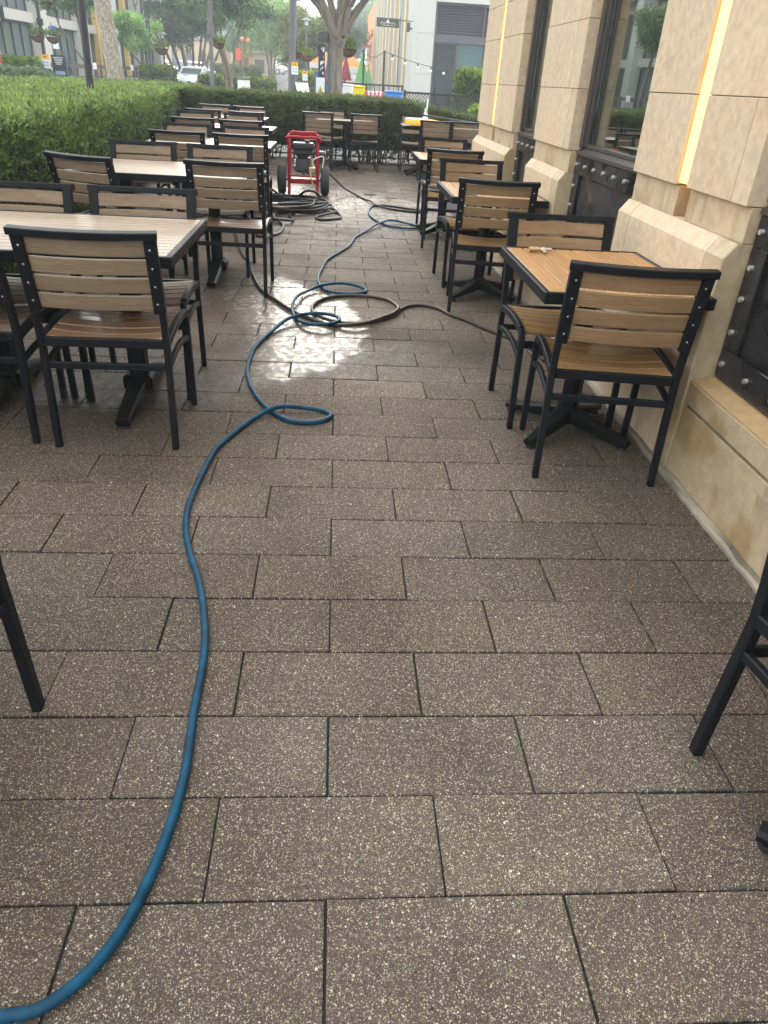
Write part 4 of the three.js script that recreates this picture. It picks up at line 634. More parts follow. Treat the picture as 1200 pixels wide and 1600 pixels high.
tree('slender tan-barked tree with two crossing stems by the grey lamp post', [-5.75, 0, -44], [[[[-0.12, 0, 0], [-0.14, 0.9, 0], [-0.3, 1.9, 0], [-0.75, 3.2, 0], [-1.2, 4.4, 0.2]], [0.12, 0.1, 0.085, 0.07, 0.05]], [[[0.15, 0, 0.1], [0.12, 0.8, 0.1], [0.02, 1.4, 0.1], [-0.25, 2.3, 0.1], [-0.3, 3.4, 0], [-0.1, 4.6, 0]], [0.11, 0.095, 0.085, 0.075, 0.06, 0.05]], [[[0.12, 0.9, 0.1], [0.3, 1.7, 0.1], [0.42, 2.5, 0.2], [0.9, 3.5, 0.3], [1.3, 4.3, 0.4]], [0.08, 0.07, 0.06, 0.05, 0.04]]], [0.1, 4.6, 0, 2.6, 1.35, 1.8, 40, 46, 0.6], { seed: 83, bark: mat.barkTan, depth: 2, a: [0.045, 0.085, 0.045], b: [0.17, 0.23, 0.085] });
for (const [x, z, h, w, n, seed, l, a, b] of [
  [-11.5, -104, 7.2, 3.6, 46, 85, 'tall light green tree down the street behind the tan poles', [0.07, 0.13, 0.05], [0.24, 0.33, 0.1]],
  [-7.6, -96, 8.0, 3.4, 46, 87, 'bright green street tree above the parked white car', [0.08, 0.15, 0.05], [0.26, 0.36, 0.1]],
  [-4.6, -86, 7.4, 2.8, 40, 89, 'round-headed street tree beside the white lamp mast', [0.08, 0.15, 0.04], [0.28, 0.36, 0.09]],
  [-2.6, -66, 5.4, 2.2, 44, 91, 'dark olive street tree above the hanging flower baskets', [0.06, 0.085, 0.025], [0.22, 0.25, 0.07]],
  [0.4, -92, 6.6, 2.6, 36, 93, 'pale street tree between the forked trunk and the tan facade', [0.06, 0.1, 0.05], [0.17, 0.23, 0.11]],
  [-30.5, -97, 8.5, 4.0, 46, 95, 'broad tree before the cream building', [0.06, 0.11, 0.05], [0.2, 0.28, 0.1]],
]) { const r = rngOf(seed), y0 = groundY(z); tree(l, [x, y0, z], [0, 1, 2].map((k) => [[[k * 0.3 - 0.3, 0, 0], [k * 0.35 - 0.35, h * 0.22, 0], [(k - 1) * 0.9, h * 0.45, rr(-0.4, 0.4, r)], [(k - 1) * 1.5, h * 0.62, 0]], [0.15, 0.12, 0.09, 0.06]]), [0, h * 0.66, 0, w, h * 0.36, w * 0.8, n, 42, 0.85], { seed, depth: 1, bl: 1.4, a, b, s: 1.5, wob: 0.05 }); }
{ // the wood that closes the street far away
  const t = thing('treeline', 'hazy far-off trees closing the end of the street', 'trees'); t.userData.kind = 'stuff'; const r = rngOf(97), cl = [];
  for (let k = 0; k < 170; k++) { const x = rr(-62, 30, r), z = -178 + rr(-14, 14, r); cl.push([x, groundY(z) + rr(0.5, 10.5, r) + 1.5 * Math.sin(x * 0.3), z, rr(1.8, 3.2, r)]); }
  leafy(t, cl, 130, { seed: 98, sprig: farSprig, s: 1.5, a: [0.06, 0.1, 0.05], b: [0.2, 0.26, 0.1], kind: 'stuff' });
}

/* ---------- buildings across the street ---------- */
const flat = (r, g, b, ro = 0.7, o = {}) => M({ color: col(r, g, b), roughness: ro, ...o });
mat.tealGlass = MP({ color: col(0.06, 0.12, 0.125), roughness: 0.06, specularIntensity: 0.6, ior: 1.5 });
mat.darkGlass = MP({ color: col(0.02, 0.03, 0.032), roughness: 0.05, specularIntensity: 0.45, ior: 1.5 });
mat.shopGlass = MP({ color: col(0.10, 0.15, 0.15), roughness: 0.06, specularIntensity: 1, ior: 1.7, metalness: 0 });
mat.stucco = flat(0.52, 0.525, 0.48, 0.85, { bumpMap: NOISEB, bumpScale: 0.003 }); mat.greyStone = flat(0.52, 0.50, 0.45, 0.85, { bumpMap: NOISEB, bumpScale: 0.003 }); mat.cream = flat(0.68, 0.55, 0.38, 0.85); mat.tan = flat(0.66, 0.55, 0.36, 0.85, { bumpMap: NOISEB, bumpScale: 0.003 }); mat.mull = flat(0.06, 0.065, 0.065, 0.5); mat.greenGlass = MP({ color: col(0.34, 0.58, 0.52), roughness: 0.15, ior: 1.6 }); mat.orange = flat(0.75, 0.27, 0.06, 0.8); mat.louvre = flat(0.085, 0.085, 0.10, 0.55);
{
  const t = thing('shop_building', 'grey shop building with pale columns and tall glass bays across the street', 'building', [0, 0, 0]);
  const X = -15, zs = [-29.5, -36.2, -42.9, -49.7, -56.5, -63.3, -70.1];
  mesh('wall', [box(9, 10, 46, X - 5.2, 5, -52)], mat.greyStone, t);
  for (const z of zs) mesh('column', cb(0.9, 10, 1.0, X + 0.1, 5, z, 0.02), mat.stucco, t);
  for (let k = 0; k < zs.length - 1; k++) {
    const a = zs[k] - 0.5, b = zs[k + 1] + 0.5, w = a - b, c = (a + b) / 2;
    mesh('beam', cb(0.4, 0.42, w - 0.02, X + 0.0, 2.98, c, 0.01), mat.greyStone, t); mesh('base_panel', cb(0.3, 0.35, w - 0.02, X - 0.02, 0.17, c, 0.01), mat.greyStone, t);
    for (const [y0, y1] of [[0.36, 2.76], [3.2, 5.6], [6.3, 8.8]]) {
      const wn = new THREE.Group(); wn.name = 'window'; t.add(wn);
      const n = 5, fr = [cb(0.12, 0.07, w - 0.03, X - 0.1, y0 + 0.035, c, 0.004), cb(0.12, 0.07, w - 0.03, X - 0.1, y1 - 0.035, c, 0.004)];
      for (let i = 0; i <= n; i++) fr.push(cb(0.12, y1 - y0 - 0.14, 0.07, X - 0.1, (y0 + y1) / 2, lerp(b + 0.05, a - 0.05, i / n), 0.004));
      if (y0 < 1) fr.push(cb(0.1, 0.05, w - 0.1, X - 0.1, 1.25, c, 0.004));
      mesh('frame', fr, mat.mull, wn);
      for (let i = 0; i < n; i++) mesh('pane', box(0.02, y1 - y0 - 0.14, w / n - 0.1, X - 0.12, (y0 + y1) / 2, lerp(b + 0.05, a - 0.05, (i + 0.5) / n)), mat.shopGlass, wn);
    }
  }
  mesh('roof', [box(9.4, 0.3, 46.4, X - 5.1, 10.15, -52)], mat.greyStone, t);
  const gold = flat(0.72, 0.5, 0.16, 0.5); for (const z of [-53.2, -60.2]) mesh('gilded_pilaster', cb(0.3, 6, 0.5, X + 0.15, 3, z, 0.01), gold, t);
  mesh('entrance_step', cb(1.2, 0.3, 4.5, X + 1.6, 0.13, -41, 0.03), mat.stucco, t);
}
const label = (w, h, f) => { const c = document.createElement('canvas'); c.width = w; c.height = h; f(c.getContext('2d'), w, h); const x = new THREE.CanvasTexture(c); x.colorSpace = THREE.SRGBColorSpace; return x; };
function panel(w, h, d, map, back, parent, name = 'face') { const g = new THREE.PlaneGeometry(w, h); g.translate(0, 0, d / 2 + 0.004); mesh('panel', cb(w, h, d, 0, 0, 0, Math.min(0.01, d * 0.2)), back, parent); const o = new THREE.Mesh(g, M({ map, roughness: 0.6 })); o.name = name; parent.add(o); return o; }
{
  const t = thing('letter_sign', 'black wall sign with one white letter on the glass shopfront', 'sign', [-14.35, 2.85, -36.9], 0.9);
  panel(0.5, 0.6, 0.08, label(128, 160, (x, w, h) => { x.fillStyle = '#20282a'; x.fillRect(0, 0, w, h); x.fillStyle = '#eef'; x.font = 'bold 130px sans-serif'; x.textAlign = 'center'; x.fillText('J', w / 2, 128); }), mat.mull, t);
  const u = thing('window_poster', 'blue and white poster in the shop window behind the menu board', 'poster', [-14.72, 2.3, -44.8], Math.PI / 2);
  panel(0.9, 1.0, 0.03, label(128, 192, (x, w, h) => { x.fillStyle = '#dfe9f2'; x.fillRect(0, 0, w, h); x.fillStyle = '#2b4fae'; x.fillRect(0, 0, w, 46); x.fillStyle = '#9fc0e6'; x.fillRect(10, 60, w - 20, 70); x.fillStyle = '#d4553f'; x.fillRect(16, 142, 60, 12); }), mat.white, u);
}
{
  const t = thing('cream_building', 'cream building with narrow slot windows and a green glass upper floor', 'building', [0, 0, 0]), z = -106;
  mesh('wall', [box(17, 4.3, 8, -22, 2.1, z - 4)], mat.cream, t); mesh('cornice', [cb(17.4, 0.35, 8.4, -22, 4.42, z - 4, 0.05)], mat.greyStone, t);
  for (let k = 0; k < 8; k++) { const x = -29 + k * 1.75, wn = new THREE.Group(); wn.name = 'window'; t.add(wn); mesh('frame', cb(0.62, 2.3, 0.1, x, 2.1, z + 0.02, 0.01), mat.mull, wn); mesh('pane', box(0.5, 2.16, 0.04, x, 2.1, z + 0.06), mat.shopGlass, wn); }
  mesh('glass_storey', [box(15, 4.4, 6, -22, 6.8, z - 4.5)], mat.greenGlass, t); const mu = []; for (let k = 0; k <= 10; k++) mu.push(box(0.08, 4.4, 0.1, -29.4 + k * 1.48, 6.8, z - 1.45)); mu.push(box(15, 0.08, 0.1, -22, 6.2, z - 1.44)); mesh('mullions', mu, mat.greyStone, t);
}
{
  const t = thing('shop_letters', 'red and yellow glowing shop letters high on the corner', 'sign', [-23.7, 5.95, -100], 0.1);
  const red = flat(0.75, 0.02, 0.02, 0.5, { emissive: col(0.9, 0.02, 0.03), emissiveIntensity: 0.6 }), yel = flat(0.8, 0.55, 0.03);
  mesh('backing_rail', [cb(3.4, 0.1, 0.06, 0, -0.5, -0.06), cb(0.08, 3.5, 0.08, -1, -2.2, -0.1), cb(0.08, 3.5, 0.08, 1, -2.2, -0.1)], mat.greyStone, t);
  [[-1.4, 0.5], [-0.65, 0.6], [0.1, 0.75], [1.0, 0.95]].forEach(([x, s], k) => mesh('letter', [cb(s * 0.3, s, 0.1, x - s * 0.25, 0, 0, 0.03), cb(s * 0.3, s, 0.1, x + s * 0.25, 0, 0, 0.03), cb(s * 0.5, s * 0.3, 0.1, x, k % 2 ? 0.1 : s * 0.34, 0, 0.03)], red, t));
  mesh('letter', [cb(0.5, 0.35, 0.08, -1.9, -0.3, 0, 0.05)], yel, t);
}
{
  const t = thing('white_building', 'white stucco corner building with dark louvres above a dark shop window', 'building', [0, 0, 0]), z = -44;
  mesh('wall', [box(0.95, 11, 6, 4.45, 5.5, z - 3), box(9, 6.1, 6, 9.4, 7.95, z - 3)], mat.stucco, t);
  mesh('wall_seam', [box(0.97, 0.03, 0.03, 4.45, 3.55, z + 0.005), box(0.97, 0.03, 0.03, 4.45, 1.75, z + 0.005)], mat.greyStone, t);
  mesh('corner_trim', [cb(0.22, 11, 0.3, 3.9, 5.5, z - 0.1, 0.02)], mat.stucco, t);
  mesh('lintel', cb(8.2, 0.34, 0.3, 9.05, 3.32, z - 0.3, 0.01), mat.louvre, t);
  mesh('louvre_frame', [cb(0.1, 1.4, 0.3, 4.99, 4.2, z - 0.3), cb(8.1, 0.1, 0.3, 9.08, 4.85, z - 0.3), cb(0.06, 1.3, 0.16, 7.5, 4.15, z - 0.2), box(8, 1.4, 0.05, 9, 4.2, z - 0.6)], mat.louvre, t);
  for (let k = 0; k < 11; k++) { const g = cb(8, 0.02, 0.2, 0, 0, 0, 0.003); g.rotateX(0.7); g.translate(9.04, 3.56 + k * 0.12, z - 0.32); mesh('louvre_slat', g, mat.louvre, t); }
  const wn = new THREE.Group(); wn.name = 'window'; t.add(wn);
  mesh('frame', [cb(0.1, 3.14, 0.14, 4.99, 1.57, z - 0.3), cb(0.12, 3.14, 0.14, 6.2, 1.57, z - 0.3), cb(0.1, 3.14, 0.14, 7.7, 1.57, z - 0.3), cb(0.1, 3.14, 0.14, 9.4, 1.57, z - 0.3), cb(8, 0.14, 0.14, 9.05, 0.1, z - 0.3), cb(4, 0.04, 0.1, 8.2, 1.9, z - 0.3)], mat.mull, wn);
  for (const [a, b] of [[5.05, 6.12], [6.28, 7.64], [7.76, 9.34], [9.46, 13]]) mesh('pane', box(b - a, 3, 0.03, (a + b) / 2, 1.62, z - 0.34), a > 6 ? mat.tealGlass : mat.darkGlass, wn);
  mesh('wall_light', [cb(0.16, 0.4, 0.3, 3.6, 3.75, z - 0.6, 0.02), cb(0.1, 0.08, 0.3, 3.75, 3.7, z - 0.6)], mat.mull, t);
}
{
  const t = thing('tan_facade', 'row of tan stone shop fronts with pale piers receding down the street', 'building', [0, 0, 0]), X = 4.0;
  mesh('wall', [box(8, 12, 52, X + 4.3, 6, -76.5)], mat.tan, t);
  for (let k = 0; k < 10; k++) {
    const z = -50.8 - k * 5.0; mesh('pier', cb(0.5, 12, 1.1, X + 0.1, 6, z, 0.02), k % 2 ? mat.stucco : mat.tan, t);
    if (k < 9) for (const [y0, y1] of [[0.2, 3.3], [4.1, 6.6], [7.4, 9.8]]) { const wn = new THREE.Group(); wn.name = 'window'; t.add(wn); mesh('frame', [cb(0.14, y1 - y0, 0.12, X + 0.28, (y0 + y1) / 2, z - 1.3), cb(0.14, y1 - y0, 0.12, X + 0.28, (y0 + y1) / 2, z - 3.7), cb(0.14, 0.14, 2.28, X + 0.28, y1 - 0.07, z - 2.5), cb(0.3, 0.16, 2.8, X + 0.22, y1 + 0.12, z - 2.5)], mat.stucco, wn); mesh('pane', box(0.03, y1 - y0 - 0.15, 2.28, X + 0.27, (y0 + y1) / 2 - 0.07, z - 2.5), mat.shopGlass, wn); }
  }
  const u = thing('orange_facade', 'orange painted facade farther along the row of tan shops', 'building', [0, 0, 0]); mesh('wall', [box(8, 9, 22, X + 4.1, 4.6, -114), cb(0.4, 0.5, 22, X, 6.2, -114)], mat.orange, u);
  for (let k = 0; k < 4; k++) { const wn = new THREE.Group(); wn.name = 'window'; u.add(wn); mesh('frame', cb(0.16, 2.4, 1.8, X + 0.06, 4.2, -106 - k * 5), mat.cream, wn); mesh('pane', box(0.03, 2.1, 1.5, X - 0.04, 4.2, -106 - k * 5), mat.shopGlass, wn); }
  mesh('awning', [cb(1.6, 0.12, 4, X - 0.8, 4.9, -108, 0.03)], flat(0.7, 0.05, 0.05), u);
}
{ // low pavilion seen between the trees
  const t = thing('street_pavilion', 'low pale pavilion with a red awning seen between the street trees', 'building', [-13.2, groundY(-112), -112]);
  mesh('wall', [box(9, 2.6, 4, 0, 1.3, -2)], mat.cream, t); mesh('roof', cb(10, 0.3, 5, 0, 2.75, -2, 0.05), mat.greyStone, t); const aw = cb(2.6, 0.08, 1.4, 0, 0, 0, 0.02); aw.rotateX(0.35); aw.translate(-1.2, 2.1, 0.6); mesh('awning', aw, flat(0.75, 0.05, 0.06), t);
  for (const x of [-3.2, -1.2, 0.8, 2.8]) { const wn = new THREE.Group(); wn.name = 'window'; t.add(wn); mesh('frame', cb(1.2, 1.5, 0.1, x, 1.1, 0.03), mat.mull, wn); mesh('pane', box(1.0, 1.3, 0.04, x, 1.1, 0.07), mat.shopGlass, wn); }
}

/* ---------- poles, lamps, signs, baskets ---------- */
mat.greyPole = flat(0.13, 0.135, 0.14, 0.5); mat.tanPole = flat(0.48, 0.22, 0.1, 0.7);
function pole(name, label, cat, x, z, h, r, m, lean = [0, 0], extra) { const y = groundY(z), t = thing(name, label, cat, [x, y, z]); mesh('shaft', limb([V(0, 0, 0), V(lean[0] * h / 2, h / 2, lean[1]), V(lean[0] * h, h, lean[1])], [r, r * 0.95, r * 0.85], 12), m, t); mesh('pole_base', [cyl(r * 1.9, r * 1.5, 0.18, 0, 0.09, 0, 12)], m, t); extra?.(t, h); return t; }
const lampHead = (m, s = 1) => (t, h) => { mesh('lamp_cap', new THREE.ConeGeometry(0.42 * s, 0.22 * s, 20).translate(0, h + 0.42 * s, 0), m, t); mesh('lantern', [cyl(0.12 * s, 0.15 * s, 0.34 * s, 0, h + 0.16 * s, 0, 14)], mat.white, t); mesh('lamp_collar', [cyl(0.09 * s, 0.13 * s, 0.1 * s, 0, h - 0.04 * s, 0, 12)], m, t); };
pole('lamp_post', 'black square-looking lamp post standing in the wide hedge bed', 'lamp post', -3.37, -10.7, 4.4, 0.052, mat.blackPole, [0.03, 0], lampHead(mat.blackPole));
pole('lamp_post', 'slim grey lamp post between the white car and the crossing tree stems', 'lamp post', -4.0, -26, 4.6, 0.065, mat.greyPole, [0.028, 0], (t, h) => { lampHead(mat.greyPole)(t, h); mesh('collar', [cyl(0.1, 0.1, 0.3, 0.06, 2.4, 0, 12)], mat.greyPole, t); });
pole('street_pole', 'thick grey pole rising behind the back hedge near the white A-board', 'pole', -1.46, -25, 5.2, 0.105, mat.greyPole, [0.03, 0]);
pole('lamp_post', 'thin lamp post with a pale cap right behind the thick grey pole', 'lamp post', -1.4, -27.2, 3.2, 0.05, mat.greyPole, [0, 0], lampHead(mat.greyPole, 0.5));
pole('lamp_post', 'lamp post with a pale conical cap carrying a flower basket', 'lamp post', -1.24, -32, 2.95, 0.045, mat.greyPole, [0, 0], lampHead(mat.greyPole, 0.5));
pole('street_pole', 'dark blue-grey pole with a small signal box just before the forked trunk', 'pole', -0.26, -22, 5.0, 0.075, flat(0.07, 0.09, 0.11, 0.5), [0.012, 0], (t) => mesh('signal_box', cb(0.24, 0.24, 0.2, -0.16, 2.25, 0.02, 0.02), mat.mull, t));
pole('lamp_post', 'dark lamp post with two flower baskets before the glass shopfront', 'lamp post', -11.42, -33, 4.6, 0.07, flat(0.05, 0.045, 0.05, 0.5), [0.02, 0], (t, h) => { lampHead(mat.blackPole)(t, h); mesh('collar', [cyl(0.12, 0.12, 0.22, 0.06, 2.55, 0, 12)], mat.blackPole, t); });
pole('lamp_post', 'far lamp post with a small flower basket before the cream building', 'lamp post', -10.35, -50.5, 2.75, 0.05, mat.blackPole, [0, 0], lampHead(mat.blackPole, 0.65));
pole('mast_lamp', 'far white car park mast with two lamp arms', 'lamp post', -5.9, -120, 4.6, 0.1, mat.white, [0, 0], (t, h) => mesh('lamp_arm', [cb(3.2, 0.1, 0.3, 0, h, 0)], mat.white, t));
pole('banner_pole', 'tan pole with an orange finial and hanging banner beside its twin', 'pole', -10.1, -90, 3.7, 0.07, mat.tanPole, [0, 0], (t, h) => { mesh('finial', new THREE.SphereGeometry(0.22, 14, 10).translate(0, h + 0.15, 0), mat.orange, t); mesh('banner', [cb(0.6, 1.1, 0.04, -0.5, h - 1.2, 0)], flat(0.8, 0.12, 0.05), t); });
pole('banner_pole', 'tan pole with an orange finial and no banner beside its twin', 'pole', -9.5, -90, 3.6, 0.07, mat.tanPole, [0, 0], (t, h) => mesh('finial', new THREE.SphereGeometry(0.22, 14, 10).translate(0, h + 0.15, 0), mat.orange, t));
function basket(label, x, y, z, s, m2) {
  const t = thing('hanging_basket', label, 'flower basket', [x, y, z]); const pr = [[0.01, -0.22], [0.12, -0.2], [0.22, -0.12], [0.27, 0], [0.25, 0.01]].map(([a, b]) => new THREE.Vector2(a * s, b * s));
  mesh('bowl', new THREE.LatheGeometry(pr, 20), flat(0.3, 0.17, 0.09, 0.9, { map: NOISET, side: THREE.DoubleSide }), t); mesh('bracket', [tube([V(0, 0.1 * s, 0), V(0, 0.5 * s, 0)], 0.012, 4, 5)], mat.blackPole, t);
  const r = rngOf(Math.floor(x * 100)), l = []; for (let k = 0; k < 46; k++) l.push([rr(-0.24, 0.24, r) * s, rr(-0.02, 0.2, r) * s, rr(-0.24, 0.24, r) * s, s * rr(0.5, 0.9, r), ...tone(r, [0.08, 0.16, 0.04], m2 ?? [0.3, 0.38, 0.1], r())]); scatter('plants', flowerSprig, l, t);
}
basket('brown hanging basket by the forked tree trunk', 0.22, 1.92, -20, 0.8); basket('flower basket on the thin lamp post behind the thick grey pole', -1.36, 1.92, -26.8, 0.8); basket('flower basket on the lamp post with the conical cap', -1.16, 1.92, -30, 0.8, [0.4, 0.42, 0.12]);
basket('basket on the street side of the dark shopfront lamp post', -11.5, 2.05, -32.9, 0.95); basket('basket on the shop side of the dark shopfront lamp post', -11.03, 2.05, -33.2, 0.95); basket('small far flower basket on the lamp post before the cream building', -10.4, 2.2, -50.2, 1.5); basket('flower basket half hidden by the grey lamp post', -3.85, 2.05, -27, 0.75);
const notice = (x, w, h) => { x.fillStyle = '#e9eef2'; x.fillRect(0, 0, w, h); x.fillStyle = '#f0b22a'; x.fillRect(0, 0, w, h * 0.36); x.fillStyle = '#8a6a20'; x.fillRect(w * 0.3, h * 0.12, w * 0.4, h * 0.1); x.fillStyle = '#8fb0c4'; for (const y of [0.5, 0.72]) { x.fillRect(w * 0.15, h * y, w * 0.28, h * 0.12); x.fillRect(w * 0.55, h * y, w * 0.3, h * 0.12); } };
const noticeTex = label(64, 96, notice);
for (const [x, y, z, w, h, l] of [[-11.33, 1.24, -32.85, 0.32, 0.46, 'yellow and white notice on the dark shopfront lamp post'], [-1.32, 1.48, -24.8, 0.2, 0.32, 'yellow and white notice on the thick grey pole'], [-1.14, 1.3, -28, 0.17, 0.27, 'smaller yellow and white notice on a post under the flower baskets']]) {
  const t = thing('notice', l, 'notice', [x, y, z], 0, 'yellow and white notices'); panel(w, h, 0.02, noticeTex, mat.white, t); mesh('post', [cyl(0.02, 0.02, y + h / 2, 0, -(y - h / 2) / 2, -0.04, 8)], mat.greyPole, t);
}
{
  const t = thing('shop_sign', 'red-brown slab sign with part of a white emblem beside the block hedge', 'sign', [-12.1, 0, -29.0], 0.25); const f = panel(1.1, 1.5, 0.16, label(128, 176, (x, w, h) => { x.fillStyle = '#a8402e'; x.fillRect(0, 0, w, h); x.strokeStyle = '#f4e9e4'; x.lineWidth = 13; x.beginPath(); x.arc(w * 0.78, h * 0.36, 21, 0.7, 5.6); x.stroke(); }), flat(0.35, 0.07, 0.045, 0.6), t); t.children.forEach((o) => o.position.y = 0.66);
  const s = thing('hanging_sign', 'black projecting shop sign with gold lettering over the tan facade', 'sign', [2.62, 4.0, -46.5], 0.12);
  mesh('board', cb(1.25, 0.42, 0.08, 0, 0, 0, 0.01), mat.mull, s); const gd = flat(0.75, 0.65, 0.35, 0.5), q = []; for (let k = 0; k < 9; k++) q.push(V(-0.42 + k * 0.105, -0.06 + (k % 2 ? 0.07 : -0.03) + (k % 3 === 0 ? 0.03 : 0), 0.045)); mesh('lettering', [tube(q, 0.016, 60, 5), cb(0.8, 0.018, 0.01, 0.02, -0.13, 0.046, 0.002)], gd, s); mesh('crest', new THREE.ConeGeometry(0.09, 0.2, 6).translate(0, 0.09, 0.045), mat.white, s); mesh('bracket', [cb(0.9, 0.04, 0.04, 0.95, 0.14, 0), cb(0.04, 4.2, 0.04, 0.68, -1.8, 0.02)], mat.mull, s);
}

/* ---------- street cafe things beyond the back hedge ---------- */
function parasol(label, x, z, h, r, m) { const t = thing('closed_parasol', label, 'parasol', [x, groundY(z), z]); const n = 9, P = []; const g = new THREE.ConeGeometry(r, h * 0.56, 18, 6, true), p = g.attributes.position; for (let i = 0; i < p.count; i++) { const a = Math.atan2(p.getZ(i), p.getX(i)), k = 1 + 0.22 * Math.cos(a * 8); p.setX(i, p.getX(i) * k); p.setZ(i, p.getZ(i) * k); } g.translate(0, h * 0.72, 0); g.computeVertexNormals(); mesh('canopy', g, m, t); mesh('mast', [cyl(0.025, 0.025, h, 0, h / 2, 0, 8)], mat.greyPole, t); mesh('stand', [cyl(0.3, 0.26, 0.08, 0, 0.04, 0, 16)], mat.base, t); }
const dbl = { side: THREE.DoubleSide };
parasol('closed green parasol by the tall black string-light post', 1.28, -46, 2.65, 0.36, flat(0.12, 0.36, 0.1, 0.8, dbl)); parasol('closed dark green parasol just behind the bright green one', 1.75, -49, 2.1, 0.3, flat(0.2, 0.4, 0.16, 0.8, dbl)); parasol('closed dark red parasol beside the forked trunk', 0.48, -56, 2.7, 0.4, flat(0.3, 0.03, 0.05, 0.8, dbl)); parasol('closed maroon parasol on the street side of the forked trunk', -0.62, -50, 2.5, 0.3, flat(0.28, 0.04, 0.06, 0.8, dbl));
function tent(label, x, z, w, h) { const t = thing('market_tent', label, 'market tent', [x, groundY(z), z]); const g = new THREE.ConeGeometry(w * 0.72, 0.75, 4); g.rotateY(Math.PI / 4); g.translate(0, h + 0.37, 0); mesh('roof', g.toNonIndexed(), mat.orange, t).geometry.computeVertexNormals(); mesh('valance', [box(w, 0.35, 0.04, 0, h - 0.16, w / 2), box(w, 0.35, 0.04, 0, h - 0.16, -w / 2), box(0.04, 0.35, w, w / 2, h - 0.16, 0), box(0.04, 0.35, w, -w / 2, h - 0.16, 0)], mat.white, t); for (const a of [-1, 1]) for (const b of [-1, 1]) mesh('leg', cyl(0.03, 0.03, h, a * (w / 2 - 0.05), h / 2, b * (w / 2 - 0.05), 6), mat.white, t); }
tent('orange and white market tent on the street side of the forked trunk', -0.95, -62, 2.3, 2.15); tent('orange and white market tent between the forked trunk and the green parasol', 1.0, -63, 2.5, 2.0);
for (const [x, l] of [[1.13, 'tall black string-light post beside the closed green parasol'], [2.06, 'tall black string-light post nearer the white building']]) { const t = thing('light_post', l, 'post', [x, 0, -38]); mesh('shaft', cb(0.09, 2.5, 0.09, 0, 1.22, 0, 0.008), mat.blackPole, t); mesh('foot_plate', cb(0.24, 0.04, 0.24, 0, -0.01, 0, 0.008), mat.blackPole, t); }
{
  const t = thing('string_lights', 'string of small clear bulbs hung across the white building', 'string lights'); const c = [], n = 40; for (let k = 0; k <= n; k++) { const u = k / n; c.push(V(lerp(2.08, 6.6, u), 2.42 - 0.55 * Math.sin(u * Math.PI * 0.75), lerp(-37.9, -36, u))); } mesh('cable', tube([V(1.13, 2.3, -38.0), V(1.6, 2.18, -38.0), ...c], 0.012, 90, 5), mat.blackPole, t);
  const bm = flat(0.85, 0.85, 0.8, 0.2); for (let k = 3; k < n; k += 5) { const b = c[k], o = mesh('bulb', [new THREE.SphereGeometry(0.06, 10, 8).translate(b.x, b.y - 0.17, b.z), ], bm, t); mesh('socket', [cyl(0.03, 0.03, 0.12, b.x, b.y - 0.07, b.z, 8)], mat.blackPole, t); }
}
{
  const t = thing('lattice_fence', 'black lattice fence below the dark shop window', 'fence', [0, 0, -22.5]), b = [], x0 = 1.85, x1 = 4.4; mesh('rail', [cb(x1 - x0, 0.05, 0.04, (x0 + x1) / 2, 1.06, 0), cb(x1 - x0, 0.05, 0.04, (x0 + x1) / 2, 0.1, 0)], mat.blackPole, t);
  for (let x = x0 - 0.9; x < x1; x += 0.085) for (const s of [-1, 1]) { let xa = x, xb = x + 0.9, ya = 0.12, yb = 1.04; if (xa < x0) { ya += (x0 - xa) * 1.02; xa = x0; } if (xb > x1) { yb -= (xb - x1) * 1.02; xb = x1; } if (xb - xa < 0.05) continue; if (s < 0) { ya = 1.16 - ya; yb = 1.16 - yb; } b.push(sweep([V(xa, ya, s * 0.006), V(xb, yb, s * 0.006)], V(0, 0, 1), 0.01, 0.016, 0.001)); } mesh('lattice', b, mat.blackPole, t); for (const x of [x0, 3.1, x1]) mesh('post', cb(0.06, 1.14, 0.06, x, 0.55, 0), mat.blackPole, t);
  const u = thing('cafe_railing', 'black vertical-bar railing round the cafe terrace under the parasols', 'railing', [0, 0, -34]), v = []; for (let x = -0.3; x < 2.6; x += 0.2) v.push(cb(0.025, 1.0, 0.025, x, 0.6, 0, 0.002)); mesh('bars', v, mat.blackPole, u); mesh('rail', [cb(3, 0.06, 0.05, 1.15, 1.13, 0), cb(3, 0.05, 0.05, 1.15, 0.12, 0)], mat.blackPole, u); for (const x of [-0.35, 1.15, 2.65]) mesh('post', cb(0.07, 1.2, 0.07, x, 0.58, 0), mat.blackPole, u);
}
function paperBox(label, x, z, w, h, m, f) { const t = thing('paper_box', label, 'street box', [x, 0, z], 0.05); mesh('cabinet', cb(w, h * 0.62, w * 0.8, 0, h * 0.69, 0, 0.03), m, t); mesh('pedestal', [cyl(0.05, 0.05, h * 0.4, 0, h * 0.2, 0, 10), cb(w * 0.8, 0.04, w * 0.7, 0, 0.0, 0)], mat.blackPole, t); mesh('lid', cb(w * 1.04, 0.05, w * 0.86, 0, h + 0.02, 0, 0.015), m, t); const g = new THREE.PlaneGeometry(w * 0.8, h * 0.4); g.translate(0, h * 0.72, w * 0.4 + 0.004); const o = new THREE.Mesh(g, M({ map: label2(f), roughness: 0.5 })); o.name = 'print'; t.add(o); }
const label2 = (f) => label(96, 96, f);
paperBox('blue street box with white print behind the back hedge', 1.38, -20, 0.42, 1.06, flat(0.05, 0.22, 0.62, 0.5), (x) => { x.fillStyle = '#2f74d0'; x.fillRect(0, 0, 96, 96); x.fillStyle = '#e8f0ff'; x.beginPath(); x.arc(28, 54, 16, 0, 7); x.fill(); x.fillRect(56, 40, 26, 28); });
